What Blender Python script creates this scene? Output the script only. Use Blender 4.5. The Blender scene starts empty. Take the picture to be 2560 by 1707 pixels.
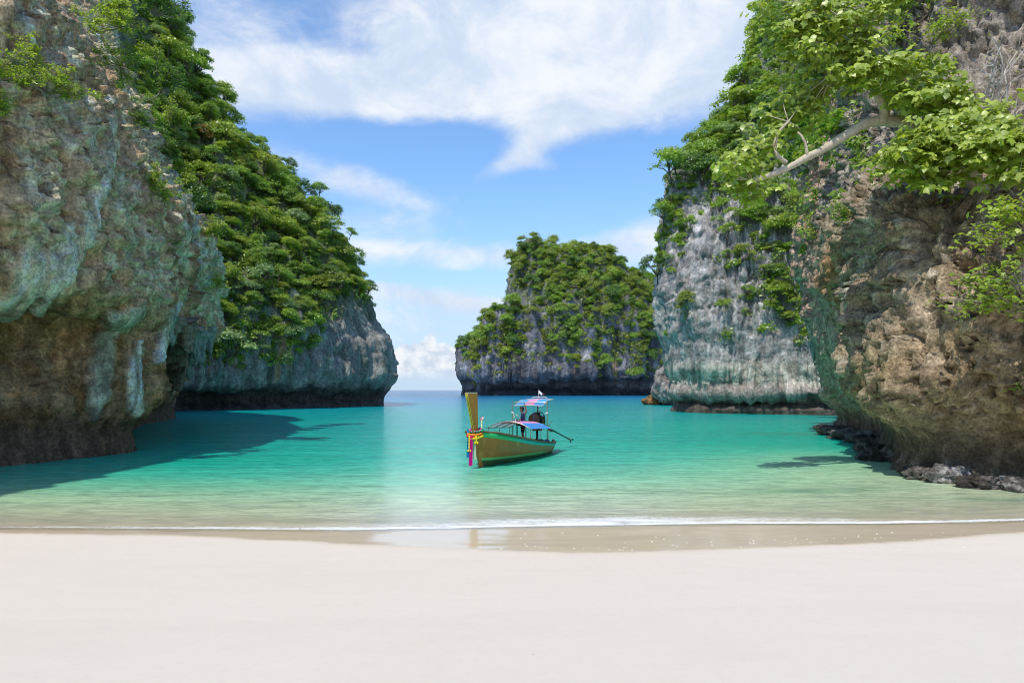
import bpy, bmesh, math, random
import numpy as np
from mathutils import Vector, Matrix

S = bpy.context.scene
C = S.collection
rad = math.radians
RNG = np.random.default_rng(7)
random.seed(7)

# ------------------------------------------------------------------ camera
CAM_H = 3.0
FPX = 1707.0                       # 24 mm lens, in pixels of the 2560 wide photograph
cam_d = bpy.data.cameras.new('camera')
cam_d.lens = 24.0
cam_d.sensor_width = 36.0
cam_d.shift_y = 121.5 / 2560.0     # rising front: the horizon lies below the middle
cam_d.clip_start = 0.1
cam_d.clip_end = 60000
cam = bpy.data.objects.new('camera', cam_d)
C.objects.link(cam)
cam.location = (0, 0, CAM_H)
cam.rotation_euler = (rad(90), 0, 0)
S.camera = cam

# ------------------------------------------------------------------ light
SUN_EL, SUN_AZ = 61.0, -146.0       # azimuth measured clockwise from +Y (north); sun stands high on the left, a little behind
S.view_settings.view_transform = 'Standard'
S.view_settings.look = 'None'
S.view_settings.exposure = 0.58
S.view_settings.gamma = 1.0
S.view_settings.use_curve_mapping = False
S.cycles.filter_width = 1.0

ce, se = math.cos(rad(SUN_EL)), math.sin(rad(SUN_EL))
SUN_DIR = Vector((ce * math.sin(rad(SUN_AZ)), ce * math.cos(rad(SUN_AZ)), se))
sd = bpy.data.lights.new('sun', 'SUN')
sd.energy = 2.6
sd.angle = rad(0.5)
sd.color = (1.0, 0.955, 0.88)
sun = bpy.data.objects.new('sun', sd)
C.objects.link(sun)
sun.rotation_euler = SUN_DIR.to_track_quat('Z', 'Y').to_euler()
sun.location = (-20, -20, 60)


class NT:
    """small helper to write node trees as expressions"""
    def __init__(self, tree):
        self.t = tree
        tree.nodes.clear()

    def n(self, typ, ins=None, **props):
        nd = self.t.nodes.new(typ)
        for k, v in props.items():
            setattr(nd, k, v)
        if ins:
            for k, v in ins.items():
                self.set(nd.inputs[k], v)
        return nd

    def set(self, sock, v):
        if isinstance(v, bpy.types.NodeSocket):
            self.t.links.new(v, sock)
        elif isinstance(v, bpy.types.Node):
            self.t.links.new(v.outputs[0], sock)
        else:
            if hasattr(sock, 'default_value') and hasattr(sock.default_value, '__len__') and not hasattr(v, '__len__'):
                v = [v] * len(sock.default_value)
            if hasattr(sock.default_value, '__len__') and len(sock.default_value) == 4 and len(v) == 3:
                v = (*v, 1.0)
            sock.default_value = v

    def m(self, op, a, b=0.0, c=0.0, clamp=False):
        nd = self.n('ShaderNodeMath', operation=op, use_clamp=clamp)
        for i, v in enumerate((a, b, c)):
            self.set(nd.inputs[i], v)
        return nd.outputs[0]

    def vm(self, op, a, b=(0, 0, 0)):
        nd = self.n('ShaderNodeVectorMath', operation=op)
        self.set(nd.inputs[0], a)
        self.set(nd.inputs[1], b)
        return nd.outputs[0]

    def mix(self, f, a, b, mode='MIX'):
        nd = self.n('ShaderNodeMix', data_type='RGBA', blend_type=mode)
        self.set(nd.inputs[0], f)
        self.set(nd.inputs[6], a)
        self.set(nd.inputs[7], b)
        return nd.outputs[2]

    def smooth(self, v, a, b, lo=0.0, hi=1.0):
        nd = self.n('ShaderNodeMapRange', interpolation_type='SMOOTHSTEP')
        for i, x in enumerate((v, a, b, lo, hi)):
            self.set(nd.inputs[i], x)
        return nd.outputs[0]

    def noise(self, vec, scale, detail=4, rough=0.55, dist=0.0, dims='3D'):
        nd = self.n('ShaderNodeTexNoise', noise_dimensions=dims)
        self.set(nd.inputs['Vector'], vec)
        self.set(nd.inputs['Scale'], scale)
        self.set(nd.inputs['Detail'], detail)
        self.set(nd.inputs['Roughness'], rough)
        self.set(nd.inputs['Distortion'], dist)
        return nd.outputs[0]

    def comb(self, x, y, z):
        nd = self.n('ShaderNodeCombineXYZ')
        for i, v in enumerate((x, y, z)):
            self.set(nd.inputs[i], v)
        return nd.outputs[0]

    def sep(self, v):
        nd = self.n('ShaderNodeSeparateXYZ')
        self.set(nd.inputs[0], v)
        return nd.outputs


# ------------------------------------------------------------------ sky with clouds
W = bpy.data.worlds.new('World')
S.world = W
W.use_nodes = True
k = NT(W.node_tree)
sky = k.n('ShaderNodeTexSky', sky_type='NISHITA', sun_disc=False, sun_elevation=rad(SUN_EL), sun_rotation=rad(SUN_AZ),
          air_density=1.0, dust_density=0.25, ozone_density=3.0)
SKY_STRENGTH = 0.15
direction = k.n('ShaderNodeTexCoord').outputs['Generated']
dx, dy, dz = k.sep(direction)
az = k.m('ARCTAN2', dx, dy)
el = k.m('ARCSINE', dz)
# wind-drawn streaky coordinates
warp = k.noise(k.comb(k.m('MULTIPLY', az, 2.2), k.m('MULTIPLY', el, 3.6), 0.0), 1.3, 3, 0.5)
wv = k.m('MULTIPLY', k.m('SUBTRACT', warp, 0.5), 0.5)
sk = k.comb(k.m('ADD', k.m('MULTIPLY', az, 2.4), wv), k.m('ADD', k.m('MULTIPLY', el, 6.5), k.m('ADD', wv, k.m('MULTIPLY', az, -0.9))), 3.7)
n_streak = k.noise(sk, 1.25, 11, 0.63, 0.25)
n_puff = k.noise(k.comb(k.m('MULTIPLY', az, 3.0), k.m('MULTIPLY', el, 4.4), 9.1), 2.6, 11, 0.64, 0.35)


def blob(px, py, sx, sy, rot, amp):
    """one soft bank of cloud, placed by azimuth and elevation"""
    u, v = (px - 1280) / FPX, (975 - py) / FPX
    a0 = math.atan(u)
    e0 = math.atan(v * math.cos(a0))
    sa, sb = sx / FPX * 0.9, sy / FPX * 0.9
    ca, sn = math.cos(rad(rot)), math.sin(rad(rot))
    da = k.m('SUBTRACT', az, a0)
    de = k.m('SUBTRACT', el, e0)
    p = k.m('DIVIDE', k.m('ADD', k.m('MULTIPLY', da, ca), k.m('MULTIPLY', de, sn)), sa)
    q = k.m('DIVIDE', k.m('SUBTRACT', k.m('MULTIPLY', de, ca), k.m('MULTIPLY', da, sn)), sb)
    r2 = k.m('ADD', k.m('MULTIPLY', p, p), k.m('MULTIPLY', q, q))
    return k.m('MULTIPLY', k.m('EXPONENT', k.m('MULTIPLY', r2, -1.0)), amp)


acc = None
for b in CLOUDS if 'CLOUDS' in globals() else [
    (1350, 120, 540, 155, 4, 1.2), (900, 235, 440, 66, 3, 0.88), (1800, 150, 320, 110, 14, 0.70), (1500, 280, 230, 60, 6, 0.5),
    (1330, 340, 95, 75, 30, 0.50), (1230, 430, 150, 32, 28, 0.50), (1370, 415, 90, 22, -12, 0.36),
    (960, 480, 260, 44, -10, 0.60), (900, 550, 260, 34, 0, 0.50), (830, 430, 150, 50, 0, .42), (1060, 630, 460, 38, 0, 0.60), (1130, 752, 360, 30, -8, 0.70),
    (1040, 810, 460, 70, 0, 0.55), (1640, 590, 230, 75, 12, 0.70), (620, 90, 300, 200, 0, 0.36),
    (1020, 345, 330, 50, 0, -0.40), (1530, 440, 200, 90, 20, -0.42), (1100, 692, 320, 14, 0, -0.45), (1250, 560, 330, 55, 0, -0.25),
    (860, 110, 160, 70, -20, -0.30),
]:
    t = blob(*b)
    acc = t if acc is None else k.m('ADD', acc, t)
dens = k.m('ADD', acc, k.m('MULTIPLY', k.m('SUBTRACT', n_streak, 0.5), 1.5))
dens = k.m('ADD', dens, k.m('MULTIPLY', k.m('SUBTRACT', n_puff, 0.5), 0.75))
cover = k.smooth(dens, 0.08, 0.84)
# heaped fair-weather clouds standing just above the sea, all round the horizon
cz = k.comb(k.m('MULTIPLY', az, 1.0), k.m('MULTIPLY', el, 0.9), 2.0)
big = k.noise(cz, 11.0, 2, 0.5)
fine = k.noise(cz, 34.0, 6, 0.62, 0.15)
hump = k.m('ADD', k.m('MULTIPLY', k.m('SUBTRACT', big, 0.5), 0.17), k.m('MULTIPLY', k.m('SUBTRACT', fine, 0.5), 0.065))
heap0 = k.m('ADD', blob(1085, 880, 95, 260, 0, 0.030), k.m('ADD', hump, 0.035))
heap_top = k.smooth(k.m('SUBTRACT', heap0, el), -0.003, 0.008)
heap_bot = k.smooth(k.m('ADD', el, k.m('MULTIPLY', k.m('SUBTRACT', fine, 0.5), 0.02)), 0.010, 0.034)
heap = k.m('MULTIPLY', heap_top, heap_bot)
shade = k.noise(k.comb(k.m('MULTIPLY', az, 1.0), k.m('MULTIPLY', el, 1.3), 5.0), 38.0, 5, 0.6)
veil = k.m('MULTIPLY', k.smooth(el, 0.30, 0.0), 0.88)         # thin bright veil low over the sea
blue = k.mix(1.0, sky.outputs[0], (0.78, 0.92, 1.03), 'MULTIPLY')
g = 1.0 / SKY_STRENGTH
white = k.mix(k.smooth(n_puff, 0.35, 0.7), (0.42 * g, 0.50 * g, 0.62 * g), (0.62 * g, 0.645 * g, 0.68 * g))
hz = k.mix(veil, blue, (0.33 * g, 0.44 * g, 0.58 * g))
c1 = k.mix(k.m('MULTIPLY', cover, 0.97), hz, white)
hcol = k.mix(k.smooth(shade, 0.36, 0.62), (0.41 * g, 0.47 * g, 0.56 * g), (0.63 * g, 0.64 * g, 0.66 * g))
c2 = k.mix(k.m('MULTIPLY', heap, 0.9), c1, hcol)
bg = k.n('ShaderNodeBackground', {'Color': c2, 'Strength': SKY_STRENGTH})
k.t.links.new(bg.outputs[0], k.n('ShaderNodeOutputWorld').inputs[0])


# ------------------------------------------------------------------ general helpers
def P(px, py, d):
    """where the line of sight through a point of the photograph stands at distance d"""
    return ((px - 1280.0) / FPX * d, d, CAM_H + (975.0 - py) / FPX * d)


def tag(o, label=None, cat=None, group=None, kind=None):
    if label: o['label'] = label
    if cat: o['category'] = cat
    if group: o['group'] = group
    if kind: o['kind'] = kind
    return o


def link(name, me, mat=None, parent=None, loc=None):
    o = bpy.data.objects.new(name, me)
    C.objects.link(o)
    if mat is not None and me is not None and len(me.materials) == 0:
        me.materials.append(mat)
    if parent is not None:
        o.parent = parent
    if loc is not None:
        o.location = loc
    return o


def empty(name, loc=(0, 0, 0), rz=0.0):
    o = bpy.data.objects.new(name, None)
    o.empty_display_size = 0.2
    C.objects.link(o)
    o.location = loc
    o.rotation_euler = (0, 0, rz)
    return o


def raw_mesh(name, V, F, smooth=False, k=4):
    """mesh from arrays: V (n,3); F (m,k) all faces with k corners"""
    V = np.asarray(V, np.float32)
    F = np.asarray(F, np.int32)
    me = bpy.data.meshes.new(name)
    me.vertices.add(len(V))
    me.vertices.foreach_set('co', V.ravel())
    me.loops.add(F.size)
    me.loops.foreach_set('vertex_index', F.ravel())
    me.polygons.add(len(F))
    me.polygons.foreach_set('loop_start', np.arange(0, F.size, F.shape[1], dtype=np.int32))
    me.polygons.foreach_set('loop_total', np.full(len(F), F.shape[1], np.int32))
    if smooth:
        me.polygons.foreach_set('use_smooth', np.ones(len(F), bool))
    me.update(calc_edges=True)
    me.validate()
    return me


def grid_mesh(name, G, smooth=True, flip=False):
    r, c = G.shape[:2]
    i = np.arange(r * c).reshape(r, c)
    a, b, cc, d = i[:-1, :-1].ravel(), i[:-1, 1:].ravel(), i[1:, 1:].ravel(), i[1:, :-1].ravel()
    F = np.stack((a, b, cc, d) if not flip else (d, cc, b, a), 1)
    return raw_mesh(name, G.reshape(-1, 3), F, smooth)


def vcol(me, name, arr):
    """float colour attribute per vertex"""
    at = me.color_attributes.new(name, 'FLOAT_COLOR', 'POINT')
    a = np.ones((len(me.vertices), 4), np.float32)
    arr = np.asarray(arr, np.float32).reshape(len(me.vertices), -1)
    a[:, :arr.shape[1]] = arr
    at.data.foreach_set('color', a.ravel())


# ---- noise in numpy
def _h(ix, iy, iz, seed):
    h = (ix.astype(np.int64) * 374761393 + iy.astype(np.int64) * 668265263 + iz.astype(np.int64) * 2147483647 + seed * 1274126177) & 0xFFFFFFFF
    h = ((h ^ (h >> 13)) * 1274126177) & 0xFFFFFFFF
    h = ((h ^ (h >> 16)) * 2246822519) & 0xFFFFFFFF
    return (h ^ (h >> 15)) & 0xFFFFFFFF


_g = np.random.default_rng(3).normal(size=(256, 3))
_g /= np.linalg.norm(_g, axis=1, keepdims=True)


def perlin(p, seed=0):
    p = np.asarray(p, np.float64)
    sh = p.shape[:-1]
    p = p.reshape(-1, 3)
    i = np.floor(p).astype(np.int64)
    f = p - i
    u = f * f * f * (f * (f * 6 - 15) + 10)
    out = np.zeros(len(p))
    for dx_ in (0, 1):
        wx = u[:, 0] if dx_ else 1 - u[:, 0]
        for dy_ in (0, 1):
            wy = u[:, 1] if dy_ else 1 - u[:, 1]
            for dz_ in (0, 1):
                wz = u[:, 2] if dz_ else 1 - u[:, 2]
                gi = _g[_h(i[:, 0] + dx_, i[:, 1] + dy_, i[:, 2] + dz_, seed) & 255]
                out += wx * wy * wz * (gi[:, 0] * (f[:, 0] - dx_) + gi[:, 1] * (f[:, 1] - dy_) + gi[:, 2] * (f[:, 2] - dz_))
    return (out * 1.6).reshape(sh)


def fbm(p, oct=4, seed=0, gain=0.5, lac=2.03, ridged=False):
    p = np.asarray(p, np.float64)
    a, s, out = 1.0, 0.0, 0.0
    for o in range(oct):
        n = perlin(p * lac ** o, seed + o * 17)
        if ridged:
            n = 1 - 2 * np.abs(n)
        out = out + a * n
        s += a
        a *= gain
    return out / s


def worley(p, seed=0, jit=0.95):
    """distance to the nearest and second nearest feature point"""
    p = np.asarray(p, np.float64)
    sh = p.shape[:-1]
    p = p.reshape(-1, 3)
    i = np.floor(p).astype(np.int64)
    f1 = np.full(len(p), 9.0)
    f2 = np.full(len(p), 9.0)
    for a in (-1, 0, 1):
        for b in (-1, 0, 1):
            for c in (-1, 0, 1):
                cx, cy, cz_ = i[:, 0] + a, i[:, 1] + b, i[:, 2] + c
                h = _h(cx, cy, cz_, seed)
                rx = (h & 1023) / 1023.0
                ry = ((h >> 10) & 1023) / 1023.0
                rz_ = ((h >> 20) & 1023) / 1023.0
                d = (cx + 0.5 + (rx - .5) * jit - p[:, 0]) ** 2 + (cy + .5 + (ry - .5) * jit - p[:, 1]) ** 2 + (cz_ + .5 + (rz_ - .5) * jit - p[:, 2]) ** 2
                m = d < f1
                f2 = np.where(m, f1, np.minimum(f2, d))
                f1 = np.where(m, d, f1)
    return np.sqrt(f1).reshape(sh), np.sqrt(f2).reshape(sh)


def wcell(p, seed=0, jit=0.95):
    """one random value per Voronoi cell: broken, angular steps"""
    p = np.asarray(p, np.float64)
    sh = p.shape[:-1]
    p = p.reshape(-1, 3)
    i = np.floor(p).astype(np.int64)
    f1 = np.full(len(p), 9.0)
    val = np.zeros(len(p))
    for a in (-1, 0, 1):
        for b in (-1, 0, 1):
            for c in (-1, 0, 1):
                cx, cy, cz_ = i[:, 0] + a, i[:, 1] + b, i[:, 2] + c
                h = _h(cx, cy, cz_, seed)
                d = (cx + .5 + ((h & 1023) / 1023.0 - .5) * jit - p[:, 0]) ** 2 + (cy + .5 + (((h >> 10) & 1023) / 1023.0 - .5) * jit - p[:, 1]) ** 2 \
                    + (cz_ + .5 + (((h >> 20) & 1023) / 1023.0 - .5) * jit - p[:, 2]) ** 2
                m = d < f1
                f1 = np.where(m, d, f1)
                val = np.where(m, ((h * 7919) & 1023) / 1023.0, val)
    return val.reshape(sh)


def sstep(x, a, b):
    t = np.clip((x - a) / (b - a), 0, 1)
    return t * t * (3 - 2 * t)


def lerp(a, b, t):
    a, b = np.asarray(a, float), np.asarray(b, float)
    return a + (b - a) * t


def spline(A, n, axis=0):
    """non-uniform cubic through control rows, resampled to n even steps"""
    A = np.moveaxis(np.asarray(A, float), axis, 0)
    kx = A.shape[0]
    seg = np.linalg.norm(np.diff(A, axis=0), axis=-1).reshape(kx - 1, -1).mean(1)
    t = np.concatenate(([0], np.cumsum(np.maximum(seg, 1e-4))))
    ts = np.linspace(0, t[-1], n)
    j = np.clip(np.searchsorted(t, ts, side='right') - 1, 0, kx - 2)
    sh = (-1,) + (1,) * (A.ndim - 1)
    dt = np.diff(t)
    sl = np.diff(A, axis=0) / dt.reshape(sh)
    tg = np.empty_like(A)
    tg[0], tg[-1] = sl[0], sl[-1]
    w1, w0 = dt[1:].reshape(sh), dt[:-1].reshape(sh)
    tg[1:-1] = (sl[:-1] * w1 + sl[1:] * w0) / (w0 + w1)
    h = dt[j].reshape(sh)
    x = ((ts - t[j]) / dt[j]).reshape(sh)
    r = (A[j] * (1 + 2 * x) * (1 - x) ** 2 + tg[j] * h * x * (1 - x) ** 2 + A[j + 1] * x * x * (3 - 2 * x) + tg[j + 1] * h * x * x * (x - 1))
    return np.moveaxis(r, 0, axis)


def normals_of(G):
    du = np.gradient(G, axis=1)
    dv = np.gradient(G, axis=0)
    n = np.cross(du, dv)
    return n / np.maximum(np.linalg.norm(n, axis=-1, keepdims=True), 1e-9)


def tube_arrays(pts, rads, sides=6, cap=True):
    pts = np.asarray(pts, float)
    rads = np.asarray(rads, float)
    n = len(pts)
    tan = np.gradient(pts, axis=0)
    tan /= np.maximum(np.linalg.norm(tan, axis=1, keepdims=True), 1e-9)
    ref = np.array([0.0, 0.0, 1.0]) if abs(tan[0, 2]) < 0.9 else np.array([1.0, 0, 0])
    V = []
    u = np.cross(tan[0], ref)
    u /= np.linalg.norm(u)
    for i in range(n):
        u = u - tan[i] * np.dot(u, tan[i])
        u /= max(np.linalg.norm(u), 1e-9)
        w = np.cross(tan[i], u)
        a = np.arange(sides) / sides * 2 * math.pi
        V.append(pts[i] + rads[i] * (np.cos(a)[:, None] * u + np.sin(a)[:, None] * w))
    V = np.concatenate(V)
    F = []
    for i in range(n - 1):
        for s in range(sides):
            a, b = i * sides + s, i * sides + (s + 1) % sides
            F.append((a, b, b + sides, a + sides))
    if cap:
        c0, c1_ = len(V), len(V) + 1
        V = np.concatenate((V, pts[:1], pts[-1:]))
        for s in range(sides):
            F.append((c0, (s + 1) % sides, s, s))
            e = (n - 1) * sides
            F.append((c1_, e + s, e + (s + 1) % sides, e + (s + 1) % sides))
    return V, [f if f[2] != f[3] else f[:3] for f in F]


class MB:
    """collects shapes into one mesh"""
    def __init__(self):
        self.V, self.F, self.n = [], [], 0

    def add(self, V, F):
        V = np.asarray(V, float).reshape(-1, 3)
        self.V.append(V)
        self.F += [tuple(i + self.n for i in f) for f in F]
        self.n += len(V)
        return self

    def tube(self, pts, r, sides=6, cap=True):
        r = np.full(len(pts), r) if np.isscalar(r) else r
        return self.add(*tube_arrays(pts, r, sides, cap))

    def box(self, c, s, rz=0.0, taper=1.0):
        x, y, z = [q / 2 for q in s]
        V = np.array([(-x, -y, -z), (x, -y, -z), (x, y, -z), (-x, y, -z), (-x * taper, -y * taper, z), (x * taper, -y * taper, z), (x * taper, y * taper, z), (-x * taper, y * taper, z)])
        ca, sa = math.cos(rz), math.sin(rz)
        V = np.stack((V[:, 0] * ca - V[:, 1] * sa, V[:, 0] * sa + V[:, 1] * ca, V[:, 2]), 1) + np.asarray(c)
        return self.add(V, [(3, 2, 1, 0), (4, 5, 6, 7), (0, 1, 5, 4), (1, 2, 6, 5), (2, 3, 7, 6), (3, 0, 4, 7)])

    def lathe(self, c, prof, sides=14, axis=2):
        V = []
        for r, h in prof:
            for s in range(sides):
                a = s / sides * 2 * math.pi
                p = [r * math.cos(a), r * math.sin(a), h]
                if axis == 0: p = [p[2], p[0], p[1]]
                if axis == 1: p = [p[1], p[2], p[0]]
                V.append([p[q] + c[q] for q in range(3)])
        F = []
        for i in range(len(prof) - 1):
            for s in range(sides):
                a, b = i * sides + s, i * sides + (s + 1) % sides
                F.append((a, b, b + sides, a + sides))
        F.append(tuple(range(sides))[::-1])
        F.append(tuple(range((len(prof) - 1) * sides, len(prof) * sides)))
        return self.add(V, F)

    def ball(self, c, r, seg=8, rings=5):
        prof = [(max(1e-4, math.sin(math.pi * i / rings)), -math.cos(math.pi * i / rings)) for i in range(rings + 1)]
        r = (r, r, r) if np.isscalar(r) else r
        V = []
        for q, h in prof:
            for s in range(seg):
                a = s / seg * 2 * math.pi
                V.append((c[0] + r[0] * q * math.cos(a), c[1] + r[1] * q * math.sin(a), c[2] + r[2] * h))
        F = []
        for i in range(rings):
            for s in range(seg):
                a, b = i * seg + s, i * seg + (s + 1) % seg
                F.append((a, b, b + seg, a + seg))
        return self.add(V, F)

    def mesh(self, name, smooth=True):
        me = bpy.data.meshes.new(name)
        me.from_pydata(np.concatenate(self.V).tolist(), [], self.F)
        if smooth:
            me.polygons.foreach_set('use_smooth', np.ones(len(me.polygons), bool))
        me.update()
        return me

    def build(self, name, mat, parent=None, smooth=True):
        return link(name, self.mesh(name, smooth), mat, parent)


# ------------------------------------------------------------------ simple materials
def new_mat(name):
    m = bpy.data.materials.new(name)
    m.use_nodes = True
    return m, NT(m.node_tree)


def finish(q, shader, disp=None):
    out = q.n('ShaderNodeOutputMaterial')
    q.t.links.new(shader, out.inputs[0])


def plain(name, col, rough=0.5, metal=0.0, spec=0.5, var=0.15, scale=6.0, bump=0.0):
    m, q = new_mat(name)
    co = q.n('ShaderNodeTexCoord').outputs['Object']
    nz = q.noise(co, scale, 5, 0.6)
    c = q.mix(nz, [max(0, x * (1 - var * 1.6)) for x in col], [min(1, x * (1 + var * 1.6)) for x in col])
    ins = {'Base Color': c, 'Roughness': rough, 'Metallic': metal, 'Specular IOR Level': spec}
    if bump:
        ins['Normal'] = q.n('ShaderNodeBump', {'Height': nz, 'Strength': bump, 'Distance': 0.02}).outputs[0]
    b = q.n('ShaderNodeBsdfPrincipled', ins)
    finish(q, b.outputs[0])
    return m

# ================================================================== beach and sea
def nonuni(*segs):
    out = []
    for a, b, n in segs:
        out.append(np.linspace(a, b, n, endpoint=False))
    out.append([segs[-1][1]])
    return np.concatenate(out)


def shore_y(x):
    xs = [-60, -11.2, -7, -3.3, 0, 3, 5.4, 8.5, 11.2, 16, 60]
    ys = [14.9, 14.72, 14.62, 14.5, 14.85, 15.1, 15.2, 15.2, 15.5, 16.2, 18]
    return np.interp(x, xs, ys)


def wet_y(x):
    xs, ys = [], []
    for px, py in ((-400, 1318), (0, 1325), (400, 1330), (700, 1346), (950, 1362), (1280, 1381), (1450, 1390), (1700, 1384), (1900, 1373), (2100, 1365), (2300, 1351), (2560, 1327), (3000, 1310)):
        d = 2.90 * FPX / (py - 975.0)
        xs.append((px - 1280) / FPX * d)
        ys.append(d)
    return np.interp(x, xs, ys)


gx = nonuni((-4000, -400, 8), (-400, -40, 10), (-40, -14, 22), (-14, 14, 260), (14, 40, 22), (40, 400, 10), (400, 4000, 8))
gy = nonuni((-60, 2, 10), (2, 17, 210), (17, 30, 40), (30, 80, 20), (80, 600, 10), (600, 9000, 8))
X, Y = np.meshgrid(gx, gy)
rel = shore_y(X) - Y                                   # metres up the beach from the water's edge
Z = np.interp(rel, [-9000, -600, -60, -25, -12, -5, 0, 1.2, 3.0, 7, 11, 20, 80], [-40, -30, -9, -3.6, -1.5, -.42, 0, .035, .12, .46, .95, 1.3, 2.2])
pp = np.stack((X, Y, np.zeros_like(X)), -1)
near = np.exp(-np.clip(np.abs(rel) - 6, 0, None) / 12)
Z += near * sstep(rel, .4, 4) * (0.018 * fbm(pp * [0.35, 0.5, 1], 3, 5) + 0.006 * fbm(pp * [1.4, 2.2, 1], 3, 6))
Z += near * 0.006 * fbm(pp * [0.8, 1.6, 1], 2, 8)
Z += sstep(-rel, 1.0, 6.0) * 0.10 * near * fbm(pp * [.25, .5, 1], 2, 12)
me = grid_mesh('beach_sand', np.stack((X, Y, Z), -1))
wety = wet_y(X) + 0.16 * fbm(pp * [1.1, 1.1, 1], 4, 21) + 0.05 * fbm(pp * [7, 7, 1], 2, 22)
wet = sstep(Y - wety, -0.16, 0.34) * (1 - .85 * sstep(-rel, .2, 1.6))
soft = sstep(Y - wety, -2.2, 0.0)
vcol(me, 'wet', np.stack((wet, soft, np.zeros_like(wet)), -1))

m, q = new_mat('coral_sand')
co = q.n('ShaderNodeTexCoord').outputs['Object']
wa = q.n('ShaderNodeVertexColor', layer_name='wet')
wr, ws, _ = q.sep(wa.outputs[0])
n1 = q.noise(co, 0.45, 4, 0.6)
n2 = q.noise(co, 9.0, 5, 0.65)
n3 = q.noise(co, 240.0, 3, 0.6)
stre = q.noise(q.vm('MULTIPLY', co, (0.55, 2.6, 1.0)), 2.4, 6, 0.6, 0.4)
dry = q.mix(n1, (0.635, 0.558, 0.460), (0.675, 0.598, 0.500))
dry = q.mix(q.m('MULTIPLY', q.smooth(n2, .45, .75), 0.25), dry, (0.575, 0.50, 0.41))
dry = q.mix(q.smooth(n3, 0.66, 0.8), dry, (0.44, 0.385, 0.33))
damp = q.mix(stre, (0.64, 0.505, 0.345), (0.72, 0.585, 0.415))
damp = q.mix(q.m('MULTIPLY', q.smooth(n3, 0.64, 0.8), .6), damp, (0.50, 0.44, 0.36))
colr = q.mix(wr, dry, damp)
rough = q.mix(wr, (0.95, 0.95, 0.95), q.mix(stre, (.06, .06, .06), (.16, .16, .16)))
bh = q.m('ADD', q.m('MULTIPLY', n2, 0.5), q.m('MULTIPLY', n3, 0.22))
bstr = q.m('MULTIPLY', q.m('SUBTRACT', 1.0, wr), 0.16)
bmp = q.n('ShaderNodeBump', {'Height': bh, 'Strength': bstr, 'Distance': 0.03})
bs = q.n('ShaderNodeBsdfPrincipled', {'Base Color': colr, 'Roughness': rough, 'Specular IOR Level': q.m('MULTIPLY', wr, 0.75), 'Normal': bmp.outputs[0]})
finish(q, bs.outputs[0])
sand = link('beach_sand', me, m)
tag(sand, 'smooth pale sand beach with a wet brown band along the water', kind='structure')

# ---- sea: one sheet to the horizon; where it is deep its own blue-green body hides the bottom
wx = nonuni((-30000, -600, 14), (-600, -60, 20), (-60, 60, 240), (60, 600, 20), (600, 30000, 14))
wy = nonuni((13.6, 18, 110), (18, 40, 100), (40, 120, 50), (120, 600, 26), (600, 40000, 18))
X, Y = np.meshgrid(wx, wy)
pp = np.stack((X, Y, np.zeros_like(X)), -1)
off = Y - shore_y(X)
wob = 1.0 + 0.16 * fbm(pp * [.05, .13, 1], 3, 31)
nearE = np.exp(-(((X - 14.0) / 7.0) ** 2 + ((Y - 26) / 11) ** 2))          # sandy shallows in front of the right cliff
midR = np.exp(-(((X - 21.0) / 9.0) ** 2 + ((Y - 58) / 9) ** 2))
leftdeep = sstep(X, -2.0, -11.0) * sstep(Y, 15.5, 26)
oe = np.maximum(off * wob * (1 - 0.50 * nearE - 0.25 * midR) * (1 + 0.35 * leftdeep), 0)
tb_d = [0, .8, 2.2, 4.5, 8, 12, 18, 28, 50, 95, 150, 260, 420, 900, 6000, 60000]
tb_a = [.15, .45, .78, .92, .97, 1, 1, 1, 1, 1, 1, 1, 1, 1, 1, 1]
tb_r = [.76, .73, .62, .45, .21, .060, .012, .004, .002, .002, .002, .003, .004, .006, .010, .014]
tb_g = [.70, .70, .69, .67, .60, .50, .43, .375, .32, .285, .24, .165, .105, .085, .075, .08]
tb_b = [.51, .49, .44, .40, .36, .325, .295, .275, .265, .27, .29, .32, .21, .20, .19, .20]
colw = np.stack([np.interp(oe, tb_d, t) for t in (tb_r, tb_g, tb_b)], -1)
op = np.interp(oe, tb_d, tb_a)
# weed and rubble lying on the bottom
weed = np.exp(-(((X - 8.6) / 2.6) ** 2 + ((Y - 20.3 - 0.12 * (X - 8.6)) / .55) ** 2)) + np.exp(-(((X - 13.8) / 2.2) ** 2 + ((Y - 18.7) / .6) ** 2)) \
    + np.exp(-(((X - 19.0) / 4) ** 2 + ((Y - 47) / 1.6) ** 2)) * .8
weed = np.clip(weed, 0, 1) * (0.7 + 0.5 * fbm(pp * [.6, 1.4, 1], 3, 41))
colw = lerp(colw, [0.06, 0.23, 0.11], np.clip(weed, 0, 1)[..., None] * .75)
op = np.clip(op + .22 * weed, 0, 1)
# foam of the small wave that breaks on the sand
n_f = fbm(pp * [.55, .9, 1], 3, 51)
n_g = fbm(pp * [2.6, 4.0, 1], 4, 52)
wid = np.interp(X, [-14, -7, -2, 1, 5, 9, 13], [.22, .38, .62, 1.05, .85, .45, .28])
edge = np.exp(-((off - .20 - .16 * n_g - .10 * n_f) / .11) ** 2) * np.interp(X, [-12, -6, -2, 12], [.35, .6, .75, .6]) * (.75 + .6 * n_g)
band = sstep(off, 0.05, .25) * (1 - sstep(off + .35 * n_f + .12 * n_g, wid * .6, wid * 1.6)) * np.interp(X, [-12, -7, -2, 0, 2, 9, 13], [.15, .32, .5, .85, .9, .55, .3])
foam = np.clip(edge + band * (.62 + .5 * n_g), 0, 1)
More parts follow.
